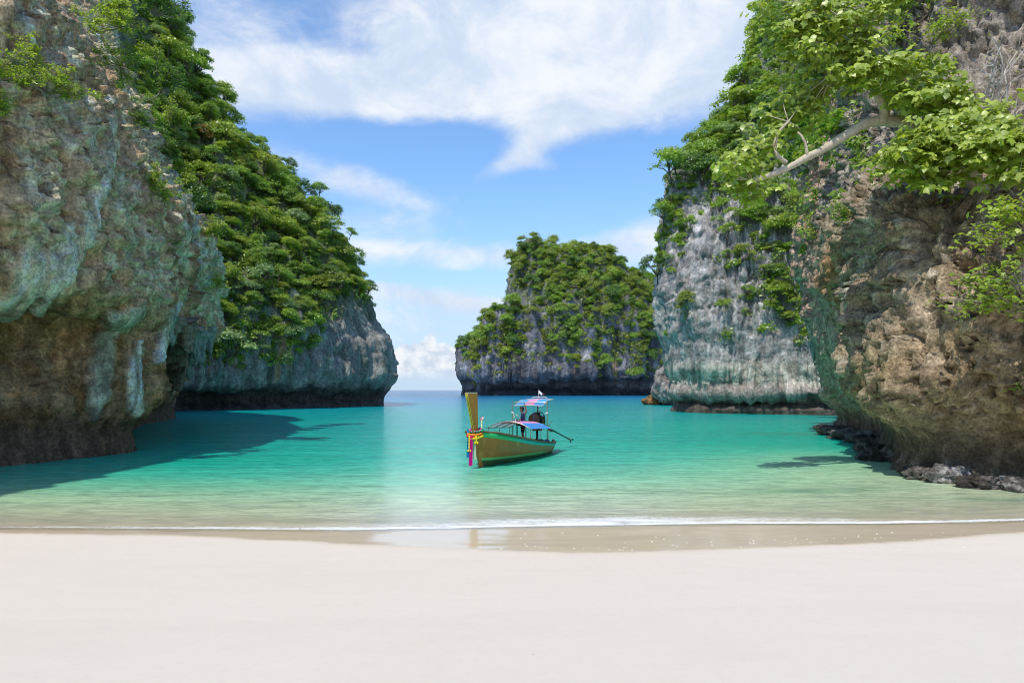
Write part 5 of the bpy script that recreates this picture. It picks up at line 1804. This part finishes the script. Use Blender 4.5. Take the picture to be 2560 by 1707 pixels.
def hull_pt(i, q, side, inset=0.0, zoff=0.0):
    b, g_, kz, r_, f_ = (h[i] for h in H)
    b = max(b - inset, .02)
    yv = b * (f_ * np.sin(q * math.pi / 2) ** .75 + (1 - f_) * q)
    fl = f_ * (1 - np.cos(q * math.pi / 2)) + (1 - f_) * q
    zv = kz + (g_ - kz) * fl + inset * .9 * (1 - q) + zoff
    return np.stack((tt[i] + r_ * np.clip(zv, -.4, 2) / 1.1, side * yv, zv), -1)


def hull_sheet(inset=0.0, sides=(-1, 1)):
    rows = []
    for i in range(len(tt)):
        a = hull_pt(i, qs[::-1], -1, inset)
        b = hull_pt(i, qs[1:], 1, inset)
        rows.append(np.concatenate((a, b)))
    return np.array(rows)


out_s = hull_sheet()
me = grid_mesh('hull', out_s, flip=True)
hull = link('hull', me, M_HULL, boat)
# transom closes the stern
mb = MB()
r0 = out_s[0]
mb.add(np.concatenate((r0, [r0.mean(0)])), [(i, i + 1, len(r0)) for i in range(len(r0) - 1)])
mb.build('transom', M_GREEN, boat, False)
me = grid_mesh('inner_lining', hull_sheet(.045)[1:-2], flip=False)
link('inner_lining', me, M_INNER, boat)
# gunwale cap and painted top strake, one on each side
for sd_ in (-1, 1):
    gp = np.array([hull_pt(i, np.array([1.0]), sd_)[0] for i in range(len(tt))])
    inn = gp * [1, 1, 1] - np.array([0, sd_ * .085, 0])
    outg = gp + np.array([0, sd_ * .035, 0])
    V = np.concatenate((outg + [0, 0, .045], inn + [0, 0, .045], inn - [0, 0, .02], outg - [0, 0, .02]))
    n_ = len(gp)
    F = []
    for i in range(n_ - 1):
        for k_ in range(4):
            a, b = k_ * n_ + i, ((k_ + 1) % 4) * n_ + i
            F.append((a, b, b + 1, a + 1))
    MB().add(V, F).build('gunwale', M_GUN, boat)
    pl = []
    for i in range(len(tt)):
        b_ = hull_pt(i, np.array([.905 - .02 * i / len(tt), .985]), sd_)
        pl.append(b_ + [0, sd_ * .018, 0])
    pl = np.array(pl)
    V = np.concatenate((pl[:, 0], pl[:, 1], pl[:, 1] - [0, sd_ * .03, 0], pl[:, 0] - [0, sd_ * .03, 0]))
    F = []
    for i in range(n_ - 1):
        for k_ in range(4):
            a, b = k_ * n_ + i, ((k_ + 1) % 4) * n_ + i
            F.append((a, b, b + 1, a + 1))
    MB().add(V, F).build('painted_strake', M_STRAKE, boat)
# stem plank
mb = MB()
sz = np.linspace(-.30, 1.50, 8)
V = []
for z_ in sz:
    x_ = 7.50 + .45 * z_ / 1.1
    V += [(x_ + .10, 0, z_), (x_ - .03, .085, z_), (x_ - .16, .085, z_), (x_ - .16, -.085, z_), (x_ - .03, -.085, z_)]
F = [(i * 5 + j, i * 5 + (j + 1) % 5, (i + 1) * 5 + (j + 1) % 5, (i + 1) * 5 + j) for i in range(7) for j in range(5)]
mb.add(V, F + [(0, 1, 2, 3, 4)[::-1], tuple(35 + j for j in range(5))]).build('stem', M_POST, boat, False)
# prow post: a five-sided baulk that widens upward
ph = np.linspace(0, 1, 7)
V = []
for h_ in ph:
    z_ = 1.38 + 1.50 * h_
    x_ = 7.98 + .42 * h_ + .03 * h_ * h_
    w_ = .120 + .135 * h_
    f_ = .09 + .17 * h_
    V += [(x_ + f_, .028, z_ + .0), (x_ - f_ * .55, w_, z_), (x_ - f_ * .95, w_ * .75, z_), (x_ - f_ * .95, -w_ * .75, z_), (x_ - f_ * .55, -w_, z_), (x_ + f_, -.028, z_)]
V = np.array(V)
F = [(i * 6 + j, i * 6 + (j + 1) % 6, (i + 1) * 6 + (j + 1) % 6, (i + 1) * 6 + j) for i in range(6) for j in range(6)]
post = MB().add(V, F + [tuple(range(6))[::-1]]).build('prow_post', M_POST, boat, False)
top = V[-6:]
MB().add(np.concatenate((top, top + [.012, 0, .035])), [(j, (j + 1) % 6, 6 + (j + 1) % 6, 6 + j) for j in range(6)] + [tuple(range(6, 12))]).build('end_grain', M_PALE, post, False)
for j in (0, 5, 4):
    line = V[j::6] + np.array([.012, 0, 0])
    MB().tube(line, .013, 5).build('painted_line', M_YEL, post)
# foredeck and floor boards
dk = []
for i in range(44, len(tt) - 1):
    g_ = hull_pt(i, np.array([.97]), 1)[0]
    dk.append([(g_[0], -g_[1], g_[2] - .06), (g_[0], 0, g_[2] - .02), (g_[0], g_[1], g_[2] - .06)])
link('foredeck', grid_mesh('foredeck', np.array(dk), False), M_INNER, boat)
for i in range(9):
    x_ = .55 + i * .47
    MB().box((x_, 0, .16), (.42, 1.25, .03)).build('floor_board', M_INNER, boat, False)
for x_ in (2.55, 3.75, 4.95):
    b_ = np.interp(x_, tt, H[0])
    MB().box((x_, 0, np.interp(x_, tt, H[1]) - .24), (.26, b_ * 1.78, .035)).build('thwart', M_INNER, boat, False)

# ---- flower garlands and ribbons round the prow
def flower_ring(name, c, rx, ry, col_, n, r, dip=.06, tilt=0.0, seed=0):
    rng = np.random.default_rng(seed)
    mb = MB()
    for i in range(n):
        a = i / n * 2 * math.pi
        mb.ball((c[0] + rx * math.cos(a), c[1] + ry * math.sin(a), c[2] - dip * (1 + math.cos(a)) + tilt * math.sin(a) + rng.uniform(-.01, .01)), r * rng.uniform(.85, 1.2), 6, 4)
    return mb.build(name, plain(name + '_petals', col_, .7, var=.25, scale=30), boat)


flower_ring('orange_garland', (7.98, 0, 1.36), .215, .27, (.80, .22, .01), 22, .050, .035, seed=1)
flower_ring('red_garland', (7.99, -.03, 1.29), .225, .26, (.62, .03, .03), 18, .046, .045, -.03, seed=2)
flower_ring('yellow_garland', (7.99, .05, 1.25), .235, .26, (.82, .55, .01), 22, .048, .05, .03, seed=3)
flower_ring('green_garland', (7.92, .04, 1.46), .20, .27, (.02, .38, .16), 16, .042, .03, .02, seed=4)
flower_ring('pink_garland', (7.93, 0, 1.53), .19, .235, (.72, .10, .38), 18, .034, .05, seed=5)
M_MARI = plain('marigold_petals', (.85, .62, .01), .7, var=.2, scale=30)
for (y_, n_, x_) in ((-.11, 9, 8.22), (.17, 4, 8.2)):
    mb = MB()
    for i in range(n_):
        mb.ball((x_ + .01 * (i % 2), y_, 1.24 - .062 * i), .042 if i < n_ - 1 else .03, 6, 4)
    mb.ball((x_, y_ - .05, 1.24 - .062 * n_), .048, 6, 4)
    mb.ball((x_, y_ + .05, 1.24 - .062 * n_), .048, 6, 4)
    mb.build('marigold_string', M_MARI, boat)
mb = MB()
for i, (dx_, dy_, dz_) in enumerate(((0, .0, 0), (.03, .06, .03), (-.02, .05, .07), (.02, -.03, .06))):
    mb.ball((7.9 + dx_, .245 + dy_, 1.86 + dz_), .05, 6, 4)
mb.build('pink_flower', plain('pink_petals', (.85, .45, .50), .7), boat)
mb = MB()
for i in range(6):
    mb.ball((7.92, .26 + .012 * (i % 2), 1.80 - .05 * i), .034, 6, 4)
mb.build('white_flower_string', plain('white_petals', (.80, .74, .40), .7), boat)


def ribbon(name, y0, w, z0, z1, col_, x0, seed):
    rng = np.random.default_rng(seed)
    n = 14
    G = []
    for i in range(n):
        h_ = i / (n - 1)
        z_ = z0 + (z1 - z0) * h_
        row = []
        for j in range(7):
            f_ = j / 6 - .5
            row.append((x0 + .02 * math.sin(j * 2.1 + seed) + .015 * math.sin(5 * h_ + seed), y0 + w * f_ * (.7 + .4 * h_) + .02 * math.sin(4 * h_ + seed), z_ + .01 * rng.uniform(-1, 1) * (i == n - 1)))
        G.append(row)
    m, q = new_mat(name + '_silk')
    d = q.n('ShaderNodeBsdfDiffuse', {'Color': col_})
    t = q.n('ShaderNodeBsdfTranslucent', {'Color': col_})
    finish(q, q.n('ShaderNodeMixShader', {0: .3, 1: d.outputs[0], 2: t.outputs[0]}).outputs[0])
    return link(name, grid_mesh(name, np.array(G)), m, boat)


ribbon('magenta_ribbon', -.03, .15, 1.25, .12, (.62, .015, .22), 8.24, 1)
ribbon('blue_ribbon', -.16, .12, 1.22, .42, (.015, .20, .46), 8.20, 2)
ribbon('pale_green_ribbon', .09, .12, 1.2, .34, (.50, .68, .46), 8.16, 3)
ribbon('turquoise_ribbon', -.245, .10, 1.50, 1.10, (.02, .32, .60), 8.06, 4)

# ---- low awning amidships
def awning(name, x0, x1, hw, zends, rise, mat, parent, thick=.012, nx=12, ny=24, droop=0.0):
    G = []
    for i in range(nx + 1):
        f_ = i / nx
        row = []
        for j in range(ny + 1):
            y_ = (j / ny * 2 - 1) * hw
            row.append((x0 + (x1 - x0) * f_, y_, zends[0] + (zends[1] - zends[0]) * f_ + rise * (1 - (y_ / hw) ** 2) + .006 * math.sin(9 * f_ + y_ * 3)))
        G.append(row)
    return link(name, grid_mesh(name, np.array(G)), mat, parent)


AW = awning('low_awning', 2.0, 4.55, 1.04, (1.24, 1.35), .31, stripes_mat('low_awning_cloth', .52, 1, ((.42, .66, .70), (.88, .36, .62), (.08, .36, .86))), boat)  # starboard stripe paler: light shining through the cloth is put into its colour
for x_ in (2.0, 2.85, 3.7, 4.55):
    pts = [(x_, y_, 1.24 + .11 * (x_ - 2.0) / 2.55 + .31 * (1 - (y_ / 1.04) ** 2) - .018) for y_ in np.linspace(-1.04, 1.04, 19)]
    MB().tube(pts, .019, 6).build('awning_rib', M_GUN if 2 < x_ < 4 else M_STEEL, AW)
for y_ in (-.95, -.35, .35, .95):
    zr = .31 * (1 - (y_ / 1.04) ** 2) - .045
    MB().tube([(2.0, y_, 1.24 + zr), (4.55, y_, 1.35 + zr)], .014, 5).build('awning_rail', M_GUN, AW)
for x_ in (2.06, 3.2, 4.48):
    for sd_ in (-1, 1):
        b_ = np.interp(x_, tt, H[0]) - .05
        MB().tube([(x_, sd_ * b_, np.interp(x_, tt, H[1])), (x_, sd_ * .99, 1.26 + .11 * (x_ - 2.0) / 2.55)], .017, 6).build('awning_post', M_STEEL, boat)

# ---- steering shelter aft
XS = 1.98
for x_, zt, hw_ in ((XS, 2.43, .87), (1.02, 2.50, .55)):
    pts = []
    for sd_ in (-1, 1):
        leg = [(x_, sd_ * hw_, (np.interp(x_, tt, H[1]) - .02) if hw_ > .6 else .2), (x_, sd_ * hw_, zt - .12), (x_, sd_ * (hw_ - .03), zt - .03), (x_, sd_ * (hw_ - .11), zt)]
        pts = leg if sd_ < 0 else pts + leg[::-1]
    MB().tube(pts, .024, 7).build('shelter_frame', M_STEEL, boat)
cloth = stripes_mat('shelter_cloth', .23, 1)
G = []
for i in range(13):
    f_ = i / 12
    x_ = 2.22 - 1.70 * f_
    zz_ = 2.27 + .22 * sstep(f_, 0, .55) + .05 * f_
    G.append([(x_, y_, zz_ + .035 * (1 - (y_ / .68) ** 2)) for y_ in np.linspace(-.68, .68, 17)])
SH = link('shelter_awning', grid_mesh('shelter_awning', np.array(G)), cloth, boat)
G = np.array(G)
rim = np.concatenate((G[0], G[1:, -1], G[-1, ::-1][1:], G[::-1, 0][1:]))
MB().tube(np.concatenate((rim, rim[:1])), .018, 6).build('awning_hem', M_PALE, SH)
pts = [(.62, -.42, 2.52), (.62, -.38, 2.63), (.62, -.30, 2.66), (.62, .30, 2.66), (.62, .38, 2.63), (.62, .42, 2.52)]
MB().tube(pts, .022, 6).build('roof_rail', M_PALE, boat)
MB().tube([(.62, -.04, 2.64), (.62, -.02, 3.0)], .018, 5).build('flag_staff', M_WHITE, boat)
G = np.array([[(.62 + .02 * math.sin(j), -.02 + .16 * j / 4, 2.98 - .14 * i / 3 - .10 * j / 4 + .02 * math.sin(j * 1.7)) for j in range(5)] for i in range(4)])
fl = link('flag', grid_mesh('flag', G), M_WHITE, boat)
G2 = G[1:3, 2:] + [.004, .11, -.03]
link('flag_tail', grid_mesh('flag_tail', G2), M_RED, boat)
# grip balls, cords
for sd_ in (-1, 1):
    MB().ball((XS, sd_ * .87, 1.95), .045).ball((XS, sd_ * .80, 1.92), .035).build('rope_knot', M_WHITE, boat)
MB().tube([(XS + .05, -.40, 2.26), (XS + .05, -.41, 1.5)], .010, 4).build('blue_cord', M_BLUE, boat)
MB().tube([(XS, .22, 2.28), (XS, .22, 1.30)], .014, 4).build('blue_cord', M_BLUE, boat)
MB().tube([(XS + .03, -.78, 1.9), (XS + .03, -.78, 1.05)], .008, 4).build('cord', M_STEEL, boat)

# ---- steering wheel, engine and long propeller shaft
wh = empty('steering_wheel', (2.62, -.42, 1.63), 0)
wh.parent = boat
ring = [(.0 + .02 * math.sin(a), .22 * math.cos(a) * .95, .22 * math.sin(a)) for a in np.linspace(0, 2 * math.pi, 25)]
mbw = MB().tube(ring, .014, 6, False)
for a in (0, 2.09, 4.19):
    mbw.tube([(0, 0, 0), (0, .21 * math.cos(a), .21 * math.sin(a))], .010, 5)
mbw.build('wheel_rim', M_STEEL, wh)
MB().tube([(-.05, 0, 0), (-.12, 0, -.1), (-.12, 0, -1.15)], .03, 6).build('wheel_column', M_IRON, wh)
MB().box((-.16, .08, -.12), (.16, .22, .30)).build('control_box', M_IRON, wh, False)
MB().tube([(2.5, -.36, 1.62), (1.7, -.1, 1.54), (1.45, 0, 1.52)], .013, 5).build('throttle_rod', M_RUST, boat)
MB().tube([(2.5, -.30, 1.50), (1.9, .0, 1.46), (1.45, .1, 1.42)], .012, 5).build('throttle_rod', M_RUST, boat)
eng = empty('engine', (1.15, .08, 1.62), -.10)
eng.parent = boat
MB().box((0, 0, -.02), (.62, .34, .36), 0, .85).box((.05, 0, .22), (.46, .22, .16), 0, .8).build('engine_block', M_IRON, eng, False)
MB().lathe((.36, 0, 0), [(.10, -.05), (.27, -.04), (.28, 0), (.27, .05), (.12, .06)], 18, 0).build('radiator_fan', M_RUST, eng)
MB().lathe((.30, 0, -.02), [(.14, -.05), (.30, -.03), (.31, .01), (.20, .05)], 18, 0).build('flywheel', M_BLACK, eng)
MB().ball((-.02, .12, .34), (.13, .07, .06), 10, 6).build('air_filter', M_CHROME, eng)
for i, x_ in enumerate((-.16, .0, .16)):
    MB().tube([(x_, .17, .12), (x_, .27, .06), (x_ - .03, .30, -.1), (-.24, .28, -.22)], .035, 6).build('exhaust_pipe', M_IRON if i != 1 else M_RUST, eng)
MB().tube([(-.10, -.02, .28), (-.10, -.02, .72)], .032, 7).build('exhaust_stack', M_RUST, eng)
MB().lathe((-.30, .10, .02), [(.05, -.09), (.14, -.08), (.14, .08), (.05, .09)], 14, 0).build('alternator', M_CHROME, eng)
MB().lathe((-.05, .24, -.14), [(.03, -.1), (.07, -.09), (.07, .09), (.03, .1)], 12, 2).build('oil_filter', plain('orange_can', (.55, .22, .04), .4), eng)
MB().tube([(.25, .15, .2), (.1, .3, .3), (-.2, .3, .15), (-.35, .2, -.2)], .016, 5).tube([(.2, -.1, .3), (-.1, .2, .36), (-.36, .24, 0)], .014, 5).build('hose', M_BLACK, eng)
MB().tube([(-.30, .22, -.25), (-.42, .40, -.35), (-.30, .66, -.05)], .022, 6).build('tiller_arm', M_STEEL, eng)
MB().box((0, 0, -.38), (.5, .30, .34), 0, .8).build('engine_mount', M_RUST, eng, False)
MB().tube([(1.15, .08, 1.10), (1.15, .08, .20)], .06, 8).build('pivot_post', M_IRON, boat)
# the shaft leaves the back of the engine and is lifted clear of the water
p0 = np.array([.95, .10, 1.42])
p1 = np.array([-3.15, .42, .34])
tail = MB().tube([p0, p0 + (p1 - p0) * .5, p1], [.045, .038, .032], 8).build('tail_shaft', M_IRON, boat)
d_ = (p1 - p0)
a0, a1 = p0 + d_ * .26, p0 + d_ * .38
MB().tube([a0 - [0, 0, .05], a1 - [0, 0, .05]], [.07, .06], 8).build('shaft_bracket', M_RUST, tail)
pr = MB()
for a in (0.3, 2.4, 4.5):
    c_, s_ = math.cos(a), math.sin(a)
    pr.add([p1 + [0, c_ * .02, s_ * .02], p1 + [.06, c_ * .11 - s_ * .06, s_ * .11 + c_ * .06], p1 + [-.02, c_ * .17, s_ * .17], p1 + [-.06, c_ * .11 + s_ * .06, s_ * .11 - c_ * .06],
            p1 + [-.012, c_ * .02, s_ * .02], p1 + [.05, c_ * .11 - s_ * .06, s_ * .11 + c_ * .06], p1 + [-.03, c_ * .17, s_ * .17], p1 + [-.07, c_ * .11 + s_ * .06, s_ * .11 - c_ * .06]],
           [(0, 1, 2, 3), (7, 6, 5, 4), (0, 4, 5, 1), (1, 5, 6, 2), (2, 6, 7, 3), (3, 7, 4, 0)])
pr.build('propeller', M_RUST, tail, False)
MB().tube([p1 + [.1, 0, -.02], p1 + [.05, 0, -.16]], [.02, .006], 5).build('skeg', M_IRON, tail)
MB().box((-.22, .22, .02), (.26, .03, .34)).build('rudder', M_IRON, boat, False)

# ---- gear lying in the stern
BM = Matrix.Translation(boat.location) @ Matrix.Rotation(BH, 4, 'Z')


def on_boat(x, y, z):
    return BM @ Vector((x, y, z))


o = empty('plastic_drum', on_boat(.78, .42, .18), BH)
MB().lathe((0, 0, 0), [(.15, 0), (.17, .03), (.165, .2), (.17, .22), (.17, .38), (.13, .43)], 16).build('drum', M_BLUE, o)
MB().lathe((0, 0, .43), [(.06, 0), (.06, .03)], 10).build('screw_cap', M_BLACK, o)
tag(o, 'round blue plastic drum standing in the stern of the boat', 'drum')
o = empty('cool_box', on_boat(1.30, .35, .18), BH + .2)
MB().box((0, 0, .17), (.30, .46, .34), 0, .95).build('box', M_TEAL, o, False)
MB().box((0, 0, .365), (.31, .47, .05)).build('lid', M_WHITE, o, False)
tag(o, 'turquoise cool box on the floor beneath the engine', 'cool box')
o = empty('fuel_can', on_boat(1.02, .66, .18), BH)
MB().box((0, 0, .15), (.16, .26, .30), 0, .85).build('can', M_RED, o, False)
MB().tube([(0, -.08, .30), (0, -.07, .36), (0, .07, .36), (0, .08, .30)], .014, 5).build('handle', M_RED, o)
tag(o, 'red fuel can beside the blue drum in the stern', 'fuel can')
o = empty('gear_bag', on_boat(.48, .02, .30), BH)
MB().ball((0, 0, .14), (.22, .30, .17), 12, 7).build('bag', plain('dark_cloth', (.03, .04, .07), .8), o)
MB().tube([(0, -.18, .24), (0, 0, .36), (0, .18, .24)], .015, 5).build('strap', M_BLACK, o)
tag(o, 'dark bundled cloth bag at the very stern', 'bag')
ro = MB()
for i in range(5):
    a = np.linspace(0, 2 * math.pi, 20)
    ro.tube(np.stack((np.cos(a) * (.17 - .01 * i), np.sin(a) * (.17 - .01 * i), .03 + .035 * i + 0 * a), 1), .02, 5, False)
o = ro.build('rope_coil', M_PALE, None)
o.location = on_boat(1.62, .45, .18)
tag(o, 'coil of pale rope on the floor boards under the awning', 'rope')

# ================================================================== the boatman
def applied(o):
    dg = bpy.context.evaluated_depsgraph_get()
    me = bpy.data.meshes.new_from_object(o.evaluated_get(dg))
    old = o.data
    o.modifiers.clear()
    o.data = me
    bpy.data.meshes.remove(old)
    for p_ in me.polygons: p_.use_smooth = True


def skinned(name, joints, edges, mat, parent, root, sub=2):
    names = list(joints)
    me = bpy.data.meshes.new(name)
    me.from_pydata([joints[n_][0] for n_ in names], [(names.index(a), names.index(b)) for a, b in edges], [])
    o = link(name, me, None, parent)
    sm = o.modifiers.new('skin', 'SKIN')
    sm.use_smooth_shade = True
    for i, n_ in enumerate(names):
        r_ = joints[n_][1]
        sv = me.skin_vertices[0].data[i]
        sv.radius = (r_, r_) if np.isscalar(r_) else r_
        sv.use_root = (n_ == root)
    ss = o.modifiers.new('sub', 'SUBSURF')
    ss.levels = ss.render_levels = sub
    bpy.context.view_layer.update()
    applied(o)
    o.data.materials.append(mat)
    return o


MB().box((2.25, -.15, .46), (.8, 1.2, .04)).build('stern_deck', M_INNER, boat, False)
FEET = on_boat(2.28, -.22, .482)
person = empty('person', FEET, rad(180))          # local +x is the way he faces: to the left of the picture
tag(person, 'boatman in dark blue shirt, dark shorts and cap standing with one arm raised', 'person')
M_SKIN = plain('tanned_skin', (.20, .105, .06), .55, var=.1)
M_SHIRT = plain('navy_shirt', (.012, .022, .095), .8, var=.2, scale=8)
M_SHORT = plain('dark_shorts', (.018, .018, .024), .85, var=.2)
J = {
    'pelvis': ((0, 0, .93), (.125, .10)), 'belly': ((.01, 0, 1.08), (.125, .10)), 'chest': ((.0, 0, 1.28), (.15, .11)), 'neckb': ((.01, 0, 1.45), (.07, .06)),
    'neck': ((.03, 0, 1.51), (.052, .05)), 'head0': ((.055, 0, 1.585), (.075, .085)), 'head1': ((.055, 0, 1.67), (.078, .092)), 'head2': ((.045, 0, 1.735), (.05, .06)),
    'nose': ((.155, 0, 1.615), (.012, .012)), 'chin': ((.125, 0, 1.555), (.028, .03)),
    'hipL': ((0, .09, .88), (.092, .088)), 'kneeL': ((.02, .10, .49), (.056, .056)), 'calfL': ((-.01, .10, .34), (.054, .05)), 'ankL': ((-.01, .10, .085), (.036, .036)), 'toeL': ((.13, .11, .035), (.038, .026)),
    'hipR': ((0, -.09, .88), (.092, .088)), 'kneeR': ((.01, -.11, .49), (.056, .056)), 'calfR': ((-.03, -.11, .34), (.054, .05)), 'ankR': ((-.04, -.11, .085), (.036, .036)), 'toeR': ((.10, -.13, .035), (.038, .026)),
    # left arm (towards the camera) raised to the awning frame
    'shL': ((-.01, .19, 1.40), (.062, .058)), 'elL': ((-.17, .26, 1.52), (.045, .043)), 'wrL': ((-.10, .22, 1.78), (.030, .027)), 'paL': ((-.085, .215, 1.86), (.030, .017)),
    # right arm bent to the wheel rods
    'shR': ((-.01, -.19, 1.38), (.062, .058)), 'elR': ((.02, -.27, 1.12), (.044, .042)), 'wrR': ((.24, -.22, 1.10), (.030, .027)), 'paR': ((.31, -.20, 1.11), (.030, .017)),
}
ED = [('pelvis', 'belly'), ('belly', 'chest'), ('chest', 'neckb'), ('neckb', 'neck'), ('neck', 'head0'), ('head0', 'head1'), ('head1', 'head2'), ('head0', 'nose'), ('head0', 'chin'),
      ('pelvis', 'hipL'), ('hipL', 'kneeL'), ('kneeL', 'calfL'), ('calfL', 'ankL'), ('ankL', 'toeL'), ('pelvis', 'hipR'), ('hipR', 'kneeR'), ('kneeR', 'calfR'), ('calfR', 'ankR'), ('ankR', 'toeR'),
      ('chest', 'shL'), ('shL', 'elL'), ('elL', 'wrL'), ('wrL', 'paL'), ('chest', 'shR'), ('shR', 'elR'), ('elR', 'wrR'), ('wrR', 'paR')]
for sd_, base, dirs in (('L', (-.085, .215, 1.86), (.35, 0, 1)), ('R', (.31, -.20, 1.11), (1, 0, -.1))):
    dv_ = Vector(dirs).normalized()
    side = Vector((0, 1, 0))
    curl = Vector((1, 0, -.35)).normalized() if sd_ == 'L' else Vector((.2, 0, -1)).normalized()
    for fi, (off_, ln) in enumerate(((-.026, .062), (-.009, .072), (.009, .068), (.026, .054))):
        b0 = Vector(base) + side * off_ + dv_ * .02
        m0 = b0 + dv_ * ln * .6
        e0 = m0 + (dv_ * .35 + curl * .8) * ln * .6
        J[f'f{sd_}{fi}a'], J[f'f{sd_}{fi}b'], J[f'f{sd_}{fi}c'] = (tuple(b0), .0095), (tuple(m0), .0085), (tuple(e0), .0075)
        ED += [('pa' + sd_, f'f{sd_}{fi}a'), (f'f{sd_}{fi}a', f'f{sd_}{fi}b'), (f'f{sd_}{fi}b', f'f{sd_}{fi}c')]
    t0 = Vector(base) - dv_ * .035 + curl * .02 - side * .03
    t1 = t0 + (dv_ * .5 + curl * .8 - side * .3) * .05
    J[f't{sd_}a'], J[f't{sd_}b'] = (tuple(t0), .011), (tuple(t1), .009)
    ED += [('wr' + sd_, f't{sd_}a'), (f't{sd_}a', f't{sd_}b')]
body = skinned('body', J, ED, M_SKIN, person, 'pelvis')
JS = {'w': ((0, 0, .90), (.150, .118)), 'b': ((.01, 0, 1.08), (.150, .122)), 'c': ((0, 0, 1.29), (.172, .130)), 'n': ((.01, 0, 1.425), (.095, .080)),
      'sL': ((-.01, .195, 1.40), (.078, .074)), 'eL': ((-.10, .232, 1.465), (.066, .064)), 'sR': ((-.01, -.195, 1.38), (.078, .074)), 'eR': ((.006, -.235, 1.24), (.066, .064))}
skinned('shirt', JS, [('w', 'b'), ('b', 'c'), ('c', 'n'), ('c', 'sL'), ('sL', 'eL'), ('c', 'sR'), ('sR', 'eR')], M_SHIRT, person, 'w')
JT = {'w': ((0, 0, .95), (.138, .118)), 'p': ((0, 0, .87), (.142, .125)), 'hL': ((0, .095, .78), (.108, .108)), 'kL': ((.012, .10, .55), (.092, .092)), 'hR': ((0, -.095, .78), (.108, .108)), 'kR': ((.008, -.108, .55), (.092, .092))}
skinned('shorts', JT, [('w', 'p'), ('p', 'hL'), ('hL', 'kL'), ('p', 'hR'), ('hR', 'kR')], M_SHORT, person, 'w')
capm = MB()
capm.lathe((.045, 0, 1.66), [(.098, 0), (.102, .02), (.095, .07), (.06, .105), (.01, .118)], 14)
capm.add([(.10, -.07, 1.675), (.10, .07, 1.675), (.22, .045, 1.655), (.22, -.045, 1.655), (.10, -.07, 1.685), (.10, .07, 1.685), (.22, .045, 1.665), (.22, -.045, 1.665)],
         [(3, 2, 1, 0), (4, 5, 6, 7), (0, 1, 5, 4), (1, 2, 6, 5), (2, 3, 7, 6), (3, 0, 4, 7)])
capm.build('cap', M_BLACK, person)
MB().ball((.02, 0, 1.62), (.085, .088, .075), 12, 7).build('hair', plain('black_hair', (.012, .01, .009), .6), person)
fm = MB()
for sd_ in (-1, 1):
    fm.ball((.128, sd_ * .032, 1.635), .011, 6, 4)
fm.build('eyes', M_BLACK, person)
em = MB()
for sd_ in (-1, 1):
    em.ball((.045, sd_ * .088, 1.615), (.02, .012, .032), 7, 5)
em.build('ears', M_SKIN, person)
